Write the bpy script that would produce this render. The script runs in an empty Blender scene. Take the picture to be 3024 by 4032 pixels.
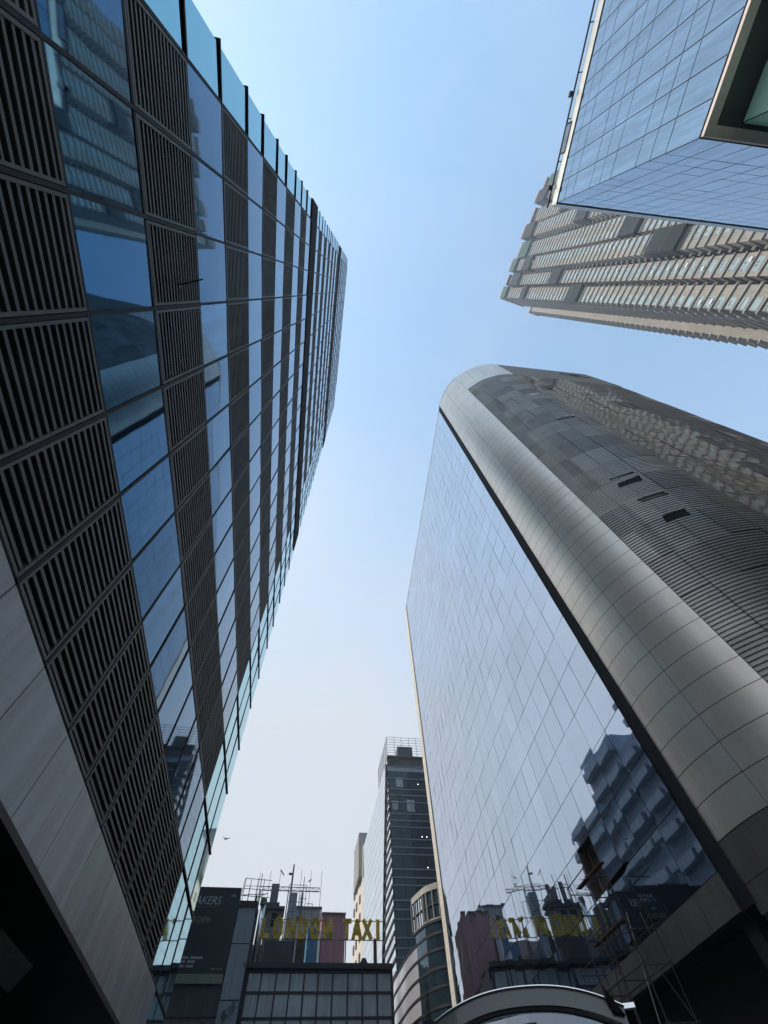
import bpy, math, random
from math import radians as rad, sin, cos, tan, pi, atan2, sqrt, floor
from mathutils import Vector, Matrix
random.seed(7)
H = 1.1                                    # height of the lens above the ground
SC = bpy.context.scene
COL = SC.collection
# ------------------------------------------------------------------ camera
RX = (0.996705854, -0.0811014219, 0.0)     # rows: world axes in (right, down, forward) of the lens
RY = (0.0712012140, 0.875036036, 0.478792568)
RZ = (-0.0388307581, -0.477215355, 0.877928059)
cd = bpy.data.cameras.new('camera'); cam = bpy.data.objects.new('camera', cd); COL.objects.link(cam)
cd.sensor_fit = 'HORIZONTAL'; cd.sensor_width = 36.0; cd.lens = 1608.0 / 3024 * 36
cd.clip_start = 0.05; cd.clip_end = 6000
cam.matrix_world = Matrix(((RX[0], -RX[1], -RX[2], 0), (RY[0], -RY[1], -RY[2], 0), (RZ[0], -RZ[1], -RZ[2], H), (0, 0, 0, 1)))
SC.camera = cam
# ------------------------------------------------------------------ sky, sun, exposure
SUN_AZ, SUN_EL = -97.0, 44.0               # azimuth measured clockwise from +Y
W = bpy.data.worlds.new('World'); SC.world = W; W.use_nodes = True
nt = W.node_tree; N = nt.nodes; L = nt.links
bg = N['Background']
sky = N.new('ShaderNodeTexSky'); sky.sky_type = 'NISHITA'; sky.sun_disc = False
sky.sun_elevation = rad(SUN_EL); sky.sun_rotation = rad(SUN_AZ)
sky.altitude = 0; sky.air_density = 1.0; sky.dust_density = 1.0; sky.ozone_density = 1.0
tc = N.new('ShaderNodeTexCoord'); sep = N.new('ShaderNodeSeparateXYZ'); L.new(tc.outputs['Generated'], sep.inputs[0])
# haze share: thick low down and towards the sun's side, thin overhead and to the right
dp = N.new('ShaderNodeVectorMath'); dp.operation = 'DOT_PRODUCT'; L.new(tc.outputs['Generated'], dp.inputs[0]); dp.inputs[1].default_value = (-.41, .187, -.956)
hz = N.new('ShaderNodeMath'); hz.operation = 'ADD'; hz.use_clamp = True; L.new(dp.outputs['Value'], hz.inputs[0]); hz.inputs[1].default_value = 1.26
nz = N.new('ShaderNodeTexNoise'); nz.inputs['Scale'].default_value = 2.4; nz.inputs['Detail'].default_value = 5; nz.inputs['Roughness'].default_value = .55
L.new(tc.outputs['Generated'], nz.inputs['Vector'])
nr = N.new('ShaderNodeMapRange'); nr.inputs['From Min'].default_value = .45; nr.inputs['From Max'].default_value = .8
nr.inputs['To Min'].default_value = 0.0; nr.inputs['To Max'].default_value = .2
L.new(nz.outputs['Fac'], nr.inputs['Value'])
ad = N.new('ShaderNodeMath'); ad.operation = 'ADD'; ad.use_clamp = True
L.new(hz.outputs[0], ad.inputs[0]); L.new(nr.outputs[0], ad.inputs[1])
mx = N.new('ShaderNodeMix'); mx.data_type = 'RGBA'; L.new(ad.outputs[0], mx.inputs['Factor'])
tn_ = N.new('ShaderNodeVectorMath'); tn_.operation = 'MULTIPLY'; tn_.inputs[1].default_value = (.97, 1.48, 1.50)
L.new(sky.outputs['Color'], tn_.inputs[0]); L.new(tn_.outputs[0], mx.inputs['A']); mx.inputs['B'].default_value = (2.86, 3.04, 3.28, 1)
L.new(mx.outputs['Result'], bg.inputs['Color']); bg.inputs['Strength'].default_value = 0.13
sl = bpy.data.lights.new('sun', 'SUN'); sl.energy = 2.0; sl.angle = rad(0.8); sl.color = (1.0, .93, .82)
so = bpy.data.objects.new('sun', sl); COL.objects.link(so)
sv = Vector((sin(rad(SUN_AZ)) * cos(rad(SUN_EL)), cos(rad(SUN_AZ)) * cos(rad(SUN_EL)), sin(rad(SUN_EL))))
so.rotation_euler = sv.to_track_quat('Z', 'Y').to_euler()
SC.view_settings.view_transform = 'Standard'; SC.view_settings.look = 'None'
SC.view_settings.gamma = 1; SC.view_settings.exposure = 1.1
SC.render.engine = 'CYCLES'
SC.cycles.max_bounces = 8; SC.cycles.glossy_bounces = 6; SC.cycles.diffuse_bounces = 3
SC.cycles.caustics_reflective = False; SC.cycles.caustics_refractive = False
# ------------------------------------------------------------------ materials
def mat(name, col, rough=.6, metal=0., bump=None, var=None, spec=None, emis=None, tone=None, grime=None, coat=0):
    """bump=(scale, strength, distance)  var=(scale, amount)  tone=(dx,dy,dz,amount) block-wise tone of separate sheets  grime=(amount)"""
    m = bpy.data.materials.new(name); m.use_nodes = True
    t = m.node_tree; n = t.nodes; l = t.links; b = n['Principled BSDF']
    b.inputs['Base Color'].default_value = (*col, 1); b.inputs['Roughness'].default_value = rough; b.inputs['Metallic'].default_value = metal
    if spec is not None: b.inputs['Specular IOR Level'].default_value = spec
    if coat: b.inputs['Coat Weight'].default_value = coat; b.inputs['Coat Roughness'].default_value = .04
    if emis: b.inputs['Emission Color'].default_value = (*emis[:3], 1); b.inputs['Emission Strength'].default_value = emis[3]
    tcn = n.new('ShaderNodeTexCoord'); g = n.new('ShaderNodeNewGeometry')
    src = None
    def mul(fac_out, lo, hi, a):
        mrn = n.new('ShaderNodeMapRange'); mrn.inputs['From Min'].default_value = lo; mrn.inputs['From Max'].default_value = hi
        mrn.inputs['To Min'].default_value = 1 - a; mrn.inputs['To Max'].default_value = 1 + a; l.new(fac_out, mrn.inputs['Value'])
        return mrn.outputs[0]
    facs = []
    if var:
        x = n.new('ShaderNodeTexNoise'); x.inputs['Scale'].default_value = var[0]; x.inputs['Detail'].default_value = 6; x.inputs['Roughness'].default_value = .6
        l.new(g.outputs['Position'], x.inputs['Vector']); facs.append(mul(x.outputs['Fac'], .3, .7, var[1]))
    if tone:
        of_ = n.new('ShaderNodeVectorMath'); of_.operation = 'SUBTRACT'; of_.inputs[1].default_value = (tone[4:7] if len(tone) > 4 else (0, 0, 0))
        s = n.new('ShaderNodeVectorMath'); s.operation = 'DIVIDE'; s.inputs[1].default_value = tone[:3]; l.new(tcn.outputs['Object'], of_.inputs[0]); l.new(of_.outputs[0], s.inputs[0])
        fl = n.new('ShaderNodeVectorMath'); fl.operation = 'FLOOR'; l.new(s.outputs[0], fl.inputs[0])
        wn = n.new('ShaderNodeTexWhiteNoise'); wn.noise_dimensions = '3D'; l.new(fl.outputs[0], wn.inputs['Vector']); facs.append(mul(wn.outputs['Value'], 0, 1, tone[3]))
    if grime:
        mp = n.new('ShaderNodeMapping'); mp.inputs['Scale'].default_value = (3.0, 3.0, .25); l.new(g.outputs['Position'], mp.inputs['Vector'])
        x = n.new('ShaderNodeTexNoise'); x.inputs['Scale'].default_value = 1.0; x.inputs['Detail'].default_value = 8; x.inputs['Roughness'].default_value = .65
        l.new(mp.outputs[0], x.inputs['Vector']); facs.append(mul(x.outputs['Fac'], .35, .7, -grime))
    if facs:
        cur = facs[0]
        for fo in facs[1:]:
            q = n.new('ShaderNodeMath'); q.operation = 'MULTIPLY'; l.new(cur, q.inputs[0]); l.new(fo, q.inputs[1]); cur = q.outputs[0]
        vm = n.new('ShaderNodeVectorMath'); vm.operation = 'SCALE'; vm.inputs[0].default_value = col; l.new(cur, vm.inputs['Scale'])
        l.new(vm.outputs[0], b.inputs['Base Color'])
    if bump:
        x = n.new('ShaderNodeTexNoise'); x.inputs['Scale'].default_value = bump[0]; x.inputs['Detail'].default_value = bump[3] if len(bump) > 3 else 2
        l.new(g.outputs['Position'], x.inputs['Vector'])
        bp = n.new('ShaderNodeBump'); bp.inputs['Strength'].default_value = bump[1]; bp.inputs['Distance'].default_value = bump[2]
        l.new(x.outputs['Fac'], bp.inputs['Height']); l.new(bp.outputs[0], b.inputs['Normal'])
    return m
M = dict(
 blue=mat('blue_mirror_glass', (.046, .14, .24), .03, 1, bump=(.5, .14, .03), var=(.5, .12)),
 cyan=mat('cyan_mirror_glass', (.25, .55, .62), .03, 1, bump=(.5, .14, .03)),
 silver=mat('silver_mirror_glass', (.475, .54, .635), .02, 1, bump=(.3, .16, .05), var=(.15, .06), tone=(50, 1.69344, 1.99296, .045, -25, -19.5312, 6.7909)),
 steelblue=mat('steel_blue_mirror_glass', (.27, .335, .41), .06, 1, bump=(.5, .15, .03), grime=.2),
 teal=mat('teal_glass', (.32, .62, .52), .05, 1, bump=(.8, .2, .03)),
 darkglass=mat('dark_blue_glass', (.11, .175, .22), .05, .75, bump=(.4, .12, .03)), skyribbon=mat('sky_tinted_ribbon', (.66, .66, .70), .18, .45), ribbonglass=mat('dark_ribbon_glass', (.07, .115, .15), .05, .75),
 whiteglass=mat('pale_mirror_glass', (.82, .86, .88), .03, 1, bump=(.5, .15, .02)),
 wavy=mat('dark_wavy_glass', (.065, .065, .072), .08, .4, bump=(.8, .30, .06, 2), tone=(50, 2.6, 1.9, .12)),
 granite=mat('brown_granite_panel', (.17, .16, .145), .35, .3, bump=(9, .4, .02), var=(5, .35)),
 slat2=mat('grey_louvre_metal_dusty', (.22, .21, .185), .6, .1, var=(.7, .2), grime=.25), slat3=mat('grey_louvre_metal_dark', (.15, .145, .13), .5, .1, var=(.7, .2), grime=.2),
 blue2=mat('blue_mirror_glass_dusty', (.085, .195, .30), .06, 1, bump=(.5, .16, .03), grime=.25), blue3=mat('blue_mirror_glass_clear', (.05, .155, .27), .02, 1, bump=(.4, .12, .03)),
 slat=mat('grey_louvre_metal', (.185, .178, .158), .55, .1, var=(.7, .15), grime=.18),
 recess=mat('dark_recess', (.012, .012, .014), .8),
 mull=mat('dark_mullion', (.022, .019, .022), .7, 0),
 whiteclad=mat('white_cladding', (.74, .74, .73), .28, 0, bump=(.6, .1, .02), var=(.8, .08), grime=.22),
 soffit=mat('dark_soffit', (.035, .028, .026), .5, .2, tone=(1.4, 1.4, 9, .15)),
 ledge=mat('brown_band_panel', (.06, .048, .042), .9, 0, grime=.15, spec=.1), parapet=mat('pale_parapet_sheet', (.74, .71, .64), .35, .35, grime=.12), border=mat('brown_border_panel', (.80, .66, .60), .6, 0, grime=.1),
 fin=mat('dark_fin', (.02, .018, .022), .4, .4),
 brushed=mat('brushed_metal_sheet', (.93, .80, .68), .38, .6, bump=(1.2, .05, .02), tone=(60, 60, 1.0, .035), var=(.4, .05), grime=.06),
 bronze=mat('bronze_cladding', (.19, .165, .145), .5, .4, var=(.6, .12), grime=.15),
 rib=mat('ribbed_metal', (.44, .40, .35), .42, .55, tone=(2.1, 2.1, 2.4, .28), var=(.5, .15)),
 beige=mat('beige_stone', (.62, .57, .49), .6, 0, var=(1.5, .08), grime=.15),
 greybeige=mat('grey_beige_render', (.40, .375, .335), .8, 0, var=(.5, .1), grime=.2),
 cream=mat('cream_wall', (.66, .58, .48), .8, 0, var=(.3, .06), grime=.12),
 blackstrip=mat('black_channel', (.016, .015, .018), .9, 0),
 conc=mat('grey_concrete', (.30, .29, .27), .85, 0, var=(.6, .2), grime=.3),
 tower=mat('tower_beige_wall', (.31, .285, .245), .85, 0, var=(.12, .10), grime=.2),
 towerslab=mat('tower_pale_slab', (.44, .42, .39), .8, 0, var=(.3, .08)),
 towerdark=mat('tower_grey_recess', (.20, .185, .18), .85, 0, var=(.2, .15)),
 window=mat('pale_green_window', (.36, .46, .455), .12, .3, var=(.25, .25)),
 net=mat('dark_net', (.02, .024, .025), .9, 0, var=(.5, .3), tone=(90, 90, .72, .6)),
 greennet=mat('green_net', (.05, .11, .085), .9, 0, var=(.6, .3)),
 pinkedge=mat('reddish_canopy', (.34, .24, .24), .7),
 asphalt=mat('asphalt', (.05, .05, .05), .9, 0, var=(1.0, .2), bump=(30, .3, .01)),
 paving=mat('paving', (.22, .21, .20), .85, 0, var=(1.5, .15), tone=(.6, .6, 9, .08)),
 poster=mat('black_poster', (.022, .021, .028), .5, 0, bump=(.7, .2, .05)),
 letterw=mat('white_print', (.62, .63, .66), .6), lettery=mat('olive_print', (.34, .35, .18), .6),
 strip=mat('pale_green_board', (.27, .31, .20), .7, 0, grime=.15),
 greyblue=mat('grey_blue_panel', (.33, .38, .42), .45, 0, var=(.5, .1), grime=.2),
 grid=mat('cloudy_glass_pane', (.36, .41, .44), .3, .1, var=(.4, .3), grime=.2),
 gridmull=mat('black_grid_frame', (.022, .02, .026), .5, .2),
 letter=mat('yellow_sign_metal', (.78, .52, .06), .5, 0, tone=(90, 90, .115, .22)),
 lattice=mat('grey_steel', (.16, .15, .155), .5, .4),
 rust=mat('rusty_steel', (.10, .065, .05), .8, 0, var=(3, .3)),
 pink=mat('dusty_pink_wall', (.34, .17, .20), .85, 0, var=(.4, .12), grime=.2),
 bluewall=mat('blue_wall', (.06, .17, .27), .8, 0, var=(.5, .2)),
 dirty=mat('dirty_wall', (.26, .24, .21), .9, 0, var=(1.2, .3), grime=.5),
 tank=mat('dark_grey_sheet', (.085, .08, .09), .6, .1, var=(.8, .2), grime=.2),
 duct=mat('shiny_duct', (.5, .52, .52), .18, .9, bump=(4, .5, .05)),
 wood=mat('weathered_board', (.20, .105, .045), .8, 0, var=(4, .25)),
 brown=mat('brown_wall', (.20, .165, .17), .85, 0, var=(.4, .2), grime=.3),
 slate=mat('slate_blue_wall', (.30, .36, .43), .7, 0, var=(.3, .15)),
 carpaint=mat('dark_grey_car_paint', (.075, .08, .09), .28, .55, coat=1.0), chrome=mat('chrome_trim', (.80, .85, .87), .12, 1),
 rubber=mat('black_rubber', (.015, .015, .016), .7), carglass=mat('car_window_glass', (.05, .055, .06), .05, .6),
 lampred=mat('red_lamp_lens', (.35, .02, .02), .15), plate=mat('plain_plate', (.6, .6, .55), .5),
 lamp=mat('lit_lamp', (1, 1, .95), .5, emis=(.85, 1, 1, 2.5)),
 tealglow=mat('glowing_teal_glass', (.5, .8, .7), .15, .1, emis=(.30, .72, .60, .028), bump=(.8,.3,.05)),  # added glow in place of sky light through the panes, no lamp
 bird=mat('brown_feathers', (.10, .075, .055), .9, 0, var=(12, .3)),
 leaf=mat('leaf_green', (.05, .09, .035), .6, 0, var=(3, .3)),
)
# ------------------------------------------------------------------ helpers
ORG = {}
KS = 1.0                                   # metres per drawing unit of the part of the scene being built
def frame(az):
    a = rad(az); return (cos(a), -sin(a)), (sin(a), cos(a))
def thing(name, az, n0, s0, label, cat, group=None, z0=0.0):
    nn, ss = frame(az); o = bpy.data.objects.new(name, None); COL.objects.link(o); o.empty_display_size = .5
    o.location = ((nn[0]*n0 + ss[0]*s0)*KS, (nn[1]*n0 + ss[1]*s0)*KS, z0 if KS == 1 else H+(z0-H)*KS); o.rotation_euler = (0, 0, -rad(az))
    o['label'] = label; o['category'] = cat
    if group: o['group'] = group
    ORG[o] = (n0, s0, z0, az); return o
def tag(o, **k):
    for a, b in k.items():
        if b is not None: o[a] = b
    return o
class MB:
    """collects shapes in (n, s, z) coordinates of a building's own frame"""
    def __init__(s): s.v = []; s.f = []; s.mi = []
    def add(s, vs, fs, mi=0):
        b = len(s.v); s.v += [tuple(p) for p in vs]
        for f in fs: s.f.append(tuple(b + i for i in f)); s.mi.append(mi)
        return s
    def box(s, x0, x1, y0, y1, z0, z1, mi=0):
        return s.add([(x0,y0,z0),(x1,y0,z0),(x1,y1,z0),(x0,y1,z0),(x0,y0,z1),(x1,y0,z1),(x1,y1,z1),(x0,y1,z1)],
                     [(0,3,2,1),(4,5,6,7),(0,1,5,4),(1,2,6,5),(2,3,7,6),(3,0,4,7)], mi)
    def quad(s, a, b, c, d, mi=0): return s.add([a, b, c, d], [(0,1,2,3)], mi)
    def prism(s, poly, z0, z1, mi=0, caps=True):
        k = len(poly); vs = [(x,y,z0) for x,y in poly] + [(x,y,z1) for x,y in poly]
        fs = [(i,(i+1)%k,(i+1)%k+k,i+k) for i in range(k)]
        if caps: fs += [tuple(range(k-1,-1,-1)), tuple(range(k,2*k))]
        return s.add(vs, fs, mi)
    def tube(s, p, q, r, k=6, mi=0, r2=None):
        p = Vector(p); q = Vector(q); d = (q-p); 
        if d.length < 1e-6: return s
        d.normalize(); u = d.orthogonal().normalized(); w = d.cross(u); r2 = r if r2 is None else r2
        vs = [tuple(p + (u*cos(2*pi*i/k) + w*sin(2*pi*i/k))*r) for i in range(k)] + [tuple(q + (u*cos(2*pi*i/k) + w*sin(2*pi*i/k))*r2) for i in range(k)]
        return s.add(vs, [(i,(i+1)%k,(i+1)%k+k,i+k) for i in range(k)] + [tuple(range(k-1,-1,-1)), tuple(range(k,2*k))], mi)
    def build(s, name, mats, parent=None, org=None, smooth=False, shared=None):
        if parent is not None and org is None: org = ORG.get(parent, (0,0,0,0))
        ox, oy, oz = (org or (0,0,0))[:3]
        me = bpy.data.meshes.new(name); me.from_pydata([((x-ox)*KS, (y-oy)*KS, (z-oz)*KS) for x,y,z in s.v], [], s.f); me.update()
        for mm in (mats if isinstance(mats, (list, tuple)) else [mats]): me.materials.append(mm)
        if any(s.mi): me.polygons.foreach_set('material_index', s.mi)
        if smooth: me.polygons.foreach_set('use_smooth', [True]*len(me.polygons))
        o = bpy.data.objects.new(name, me); COL.objects.link(o)
        if parent is not None: o.parent = parent; ORG[o] = (ox, oy, oz, 0)
        return o
def to_world(root, p):
    n0, s0, z0, az = ORG[root]; nn, ss = frame(az); return Vector((nn[0]*p[0]+ss[0]*p[1], nn[1]*p[0]+ss[1]*p[1], p[2]))
def pix(w):
    x, y, z = w[0], w[1], w[2]-H
    r = RX[0]*x + RY[0]*y + RZ[0]*z; d = RX[1]*x + RY[1]*y + RZ[1]*z; f = RX[2]*x + RY[2]*y + RZ[2]*z
    if f < .05: return None
    return (1512 + 1608*r/f, 2016 + 1608*d/f)
def area(root, vs):
    P = [pix(to_world(root, v)) for v in vs]
    if any(p is None for p in P): return 0
    xs = [min(max(p[0], 0), 3024) for p in P]; ys = [min(max(p[1], 0), 4032) for p in P]
    return (max(xs)-min(xs))*(max(ys)-min(ys))
def many(root, name, items, mats, cap=100, rest_name=None):
    """items: list of MB; the largest in view become parts of their own, the rest one 'stuff' part"""
    it = sorted(items, key=lambda b: -area(root, b.v)); out = []
    for b in it[:cap]: out.append(b.build(name, mats, root))
    if it[cap:]:
        r = MB()
        for b in it[cap:]:
            k = len(r.v); r.v += b.v; r.f += [tuple(i+k for i in f) for f in b.f]; r.mi += b.mi
        tag(r.build(rest_name or name, mats, root), kind='stuff')
    return out
def pane(mb, plane, a0, a1, z0, z1, tilt=.004, mi=0, face=-1):
    """one sheet of glass; plane=('n',n) spans s=a0..a1, plane=('s',s) spans n=a0..a1; each sheet sits a hair out of true"""
    ta = random.gauss(0, tilt); tz = random.gauss(0, tilt*.7); ax, c = plane; am = (a0+a1)/2; zm = (z0+z1)/2
    P = [(a0,z0),(a1,z0),(a1,z1),(a0,z1)]; vs = []
    for a, z in P:
        off = c + ta*(a-am) + tz*(z-zm); vs.append((off, a, z) if ax == 'n' else (a, off, z))
    if (ax == 'n' and face < 0) or (ax == 's' and face > 0): vs = vs[::-1]
    mb.add(vs, [(0,1,2,3)], mi); return mb
def text_mesh(s, size, mat_, name, parent, matrix, xs=1.0, ext=.01, shear=0, align='RIGHT'):
    c = bpy.data.curves.new(name, 'FONT'); c.body = s; c.size = size; c.extrude = ext; c.align_x = align; c.shear = shear; c.resolution_u = 3
    t = bpy.data.objects.new('tmp', c); COL.objects.link(t); bpy.context.view_layer.update()
    me = bpy.data.meshes.new_from_object(t.evaluated_get(bpy.context.evaluated_depsgraph_get())); bpy.data.objects.remove(t)
    me.transform(Matrix.Diagonal((xs,1,1,1))); me.transform(matrix); me.transform(Matrix.Scale(KS, 4)); me.materials.clear(); me.materials.append(mat_); me.name = name
    o = bpy.data.objects.new(name, me); COL.objects.link(o); o.parent = parent; return o
# ------------------------------------------------------------------ ground
g = MB().quad((-1500,-1500,0),(1500,-1500,0),(1500,1500,0),(-1500,1500,0)).build('ground', M['asphalt']); tag(g, kind='structure')
g = MB()
nn, ss = frame(-11.3)
def W2(n, s, z, az=-11.3):
    a, b = frame(az); return (a[0]*n+b[0]*s, a[1]*n+b[1]*s, z)
for n0, n1 in ((-3.2, -1.7), (9.4, 12.6)):
    g = MB(); c = [W2(n0,-30,0), W2(n1,-30,0), W2(n1,60,0), W2(n0,60,0)]
    g.prism([p[:2] for p in c], .004, .13); tag(g.build('pavement', M['paving']), kind='structure')

# ================================================================== LEFT BUILDING
AZL = -12.63; D = 3.4
lb = thing('office_tower', AZL, -12, 8, 'dark louvred office tower with alternating blue glass and slatted bands rising at the left', 'building')
sk = [x*D for x in (-.862,-.497,-.137,.228,.600,.978,1.356,1.748,2.112,2.521,2.921,3.322,3.738,4.138,4.562)]
SL0, SL1 = -1.12*D, 5.69*D
zr = [H + z*D for z in (1.08,1.71,2.24,2.86,3.41,4.04,4.57,5.20,5.73,6.38,6.92,7.50,8.07)]
kinds = ['L','G']*6
def split(z0, z1, n, gf=.45):
    out = []; h = (z1-z0)/n
    for i in range(n): out += [(z0+i*h, z0+i*h+h*gf, 'G'), (z0+i*h+h*gf, z0+i*h+h, 'L')]
    return out
ZA = H + 8.86*D; ZB = H + 15.675*D; ZB2 = H + 16.68*D; ZC = H + 22.784*D; LED = .045
tiers = [(-D, SL0, SL1, [(zr[i], zr[i+1], kinds[i]) for i in range(12)]),
         (-D-.004, -1.125*D, 5.66*D, split(ZA, ZB, 6)), (-D-.008, -1.115*D, 5.80*D, split(ZB2, ZC, 5))]
louvres = []; panes = []; cyans = []; fins = []; mulls = MB(); backing = MB(); frames_l = MB()
for ti, (n, s0, s1, bands) in enumerate(tiers):
    sks = sk if ti == 0 else [s0 + (s1-s0)*(x-SL0)/(SL1-SL0) for x in sk]
    top = bands[-1][1]
    backing.box(n-14, n-.22, s0+.15, s1-.15, bands[0][0], top)
    for zi, (z0, z1, k) in enumerate(bands):
        for i in range(len(sks)-1):
            a, b = sks[i], sks[i+1]
            if k == 'G':
                m = MB(); pane(m, ('n', n), a+.02, b-.02, z0+.02, z1-.02, .004); panes.append(m)
            else:
                m = MB(); w = .04; a += .035; b -= .035; y0 = z0+.03; y1 = z1-.03
                m.box(n-.10, n+.012, a, a+w, y0, y1); m.box(n-.10, n+.012, b-w, b, y0, y1)
                m.box(n-.10, n+.010, a+w, b-w, y0, y0+w); m.box(n-.10, n+.010, a+w, b-w, y1-w, y1)
                cnt = 16 if ti == 0 else 11
                for q in range(cnt):
                    if random.random() < .0012: continue
                    sg_ = random.gauss(0, .004)
                    zc = y0 + w + (y1-y0-2*w)*(q+.5)/cnt; t = (y1-y0)/cnt*.175
                    m.add([(n-.085,a+w,zc-t+.03),(n-.085,b-w,zc-t+.03),(n,b-w,zc-t+sg_),(n,a+w,zc-t-sg_),(n-.085,a+w,zc+t+.03),(n-.085,b-w,zc+t+.03),(n,b-w,zc+t),(n,a+w,zc+t)],
                          [(0,3,2,1),(4,5,6,7),(3,7,6,2),(0,1,5,4)])
                louvres.append(m)
        # cyan end bays
        for (a, b, sub) in ((s0, sks[0], 1), (sks[-1], s1, 3)):
            for j in range(sub):
                m = MB(); w = (b-a)/sub; pane(m, ('n', n-.012), a+j*w+.02, a+(j+1)*w-.02, z0+.02, z1-.02, .005); cyans.append(m)
        m = MB(); m.box(n-.15, n+(.028 if ti == 0 else .012), s0-.07, sks[0], z0-.022, z0+.022); fins.append(m)
        m = MB(); m.box(n-.15, n+(.028 if ti == 0 else .012), sks[-1], s1+.07, z0-.022, z0+.022); fins.append(m)
    for i, x in enumerate(sks): mulls.box(n-.20, n+.018, x-.024, x+.024, bands[0][0]+.01, top-.01)
    for j in (1, 2): 
        x = sks[-1] + (s1-sks[-1])*j/3; mulls.box(n-.20, n+.010, x-.015, x+.015, bands[0][0]+.01, top-.01)
    for zz in [b_[0] for b_ in bands][1:]: mulls.box(n-.19, n+.008, s0, s1, zz-.022, zz+.022)
backing.build('core_wall', M['recess'], lb); mulls.build('mullion_grid', M['mull'], lb)
for b_ in louvres + panes:
    v_ = random.choice((0, 0, 0, 1, 2)); b_.mi = [v_]*len(b_.f)
many(lb, 'louvre_panel', louvres, [M['slat'], M['slat2'], M['slat3']]); many(lb, 'glass_pane', panes, [M['blue'], M['blue2'], M['blue3']]); many(lb, 'end_glass_pane', cyans, M['cyan'])
many(lb, 'fin', fins, M['fin'])
for z0_, z1_, sa, sb_ in ((H + 8.07*D + .02, ZA - .02, -1.139*D, 5.60*D), (ZB + .02, ZB2 - .02, -1.12*D, 5.76*D)):
    led = MB(); led.box(-D-1, -D+LED, sa, sb_, z0_, z1_); led.build('brown_band', M['ledge'], lb)
    for i in range(len(sk)-1):
        MB().box(-D+LED, -D+LED+.006, sk[i]-.012, sk[i]+.012, z0_+.01, z1_-.01).build('band_joint', M['mull'], lb)
m = MB(); m.box(-16, -D-.05, -1.11*D, 5.79*D, ZC+.002, ZC+.25); m.build('roof', M['conc'], lb)
zb = H + .77*D
whites = []
for i in range(-1, 15):
    a = SL0 if i < 0 else sk[i]; b = sk[i+1] if i < 14 else SL1 - 2.6
    m = MB(); m.box(-D-.1, -D+.03, a+.012, b-.012, zb, H+1.08*D-.03); whites.append(m)
for m in whites: m.build('cladding_panel', M['whiteclad'], lb)
m = MB(); pane(m, ('n', -D), SL1-2.6+.02, SL1-.02, zb, H+1.08*D-.03); m.build('corner_glass', M['cyan'], lb)
m = MB(); m.box(-16, -D-.22, SL0+.1, SL1-.1, zb+.005, H+1.08*D+.02); m.build('podium_core', M['recess'], lb)
m = MB(); m.box(-18, -8.5, -3.3, 17.0, ZC+.25, ZC+12); m.build('unseen_sun_blocker', M['slate'], lb)  # unseen mass added on the roof to keep sun off the metal corner
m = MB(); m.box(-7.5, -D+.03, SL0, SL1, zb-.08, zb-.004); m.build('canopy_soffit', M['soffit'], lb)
m = MB(); m.add([(-4.48,3.0,zb-.1),(-4.12,10.4,zb-.1),(-4.83,11.7,zb-.1),(-4.95,3.0,zb-.1),(-4.48,3.0,zb-.084),(-4.12,10.4,zb-.084),(-4.83,11.7,zb-.084),(-4.95,3.0,zb-.084)],[(0,1,2,3),(0,1,5,4),(1,2,6,5),(2,3,7,6),(3,0,4,7)]); m.build('soffit_light_panel', M['cream'], lb)
m = MB(); m.box(-12, -7.4, SL0+.5, SL1-.5, 0, zb-.085); m.build('ground_floor_wall', M['tank'], lb)
for s in (-1, 5, 11.5, 17.5):
    m = MB(); m.box(-6.9, -6.2, s, s+.7, 0, zb-.085); m.build('column', M['soffit'], lb)
# rod sticking out of the facade
rd = thing('bracket_arm', AZL, -3.4, .5, 'thin dark arm sticking out of the slatted band of the left tower', 'bracket', z0=8.71*D/3.4+H)
MB().tube((-3.45,.13*3.4,H+8.71), (-2.95,.27,H+8.66), .014).build('arm', M['fin'], rd)
MB().box(-3.44,-3.38,.41,.47,H+8.67,H+8.75).build('mounting_plate', M['fin'], rd)

# ================================================================== RIGHT BUILDING
AZR = -10.05; G = 12.8
rb = thing('glass_office_block', AZR, 20, 35, 'silver mirrored office block with a rounded metal corner and ribbed flank on the right', 'building')
s_of = lambda k: (1.2085 + .1323*k)*G
z_of = lambda k: H + (.756 + .1557*k)*G
SE = 4.315*G
panes = []; hole = (4, -1)
for k in range(24):
    a = s_of(k); b = min(s_of(k+1), SE)
    if b - a < .2: continue
    for j in range(-2, 27):
        if (k, j) == hole: continue
        m = MB(); pane(m, ('n', G), a+.014, b-.014, z_of(j)+.014, z_of(j+1)-.014, .0055); panes.append(m)
many(rb, 'glass_pane', panes, M['silver'])
m = MB(); zt = z_of(27); zbz = H + .369*G
ha, hb, h0, h1 = s_of(4), s_of(5), z_of(-1), z_of(0)
for (a, b, c, d) in ((s_of(0), SE, zbz, h0-.012), (s_of(0), SE, h1+.012, zt), (s_of(0), ha-.01, h0-.012, h1+.012), (hb+.01, SE, h0-.012, h1+.012)):
    m.box(G+.05, G+.5, a, b, c, d)
m.build('wall_backing', M['mull'], rb)
m = MB(); m.box(G+.72, G+.82, ha-1, hb+1, h0-1, h1+1); m.box(G+.5, G+.71, hb+.012, hb+.1, h0-1, h1+1); m.box(G+.5, G+.71, ha-.1, ha-.012, h0-1, h1+1)
m.box(G+.5, G+.71, ha, hb, h1-.02, h1+.1); m.box(G+.5, G+.71, ha, hb, h0-.1, h0); m.build('open_bay_interior', M['cream'], rb)
m = MB(); 
for (a, b, c, d) in ((ha, ha+.07, h0, h1), (hb-.07, hb, h0, h1), (ha, hb, h0, h0+.07), (ha, hb, h1-.07, h1)): m.box(G-.02, G+.45, a, b, c, d)
m.build('window_frame', M['rust'], rb)
bz = []
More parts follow.
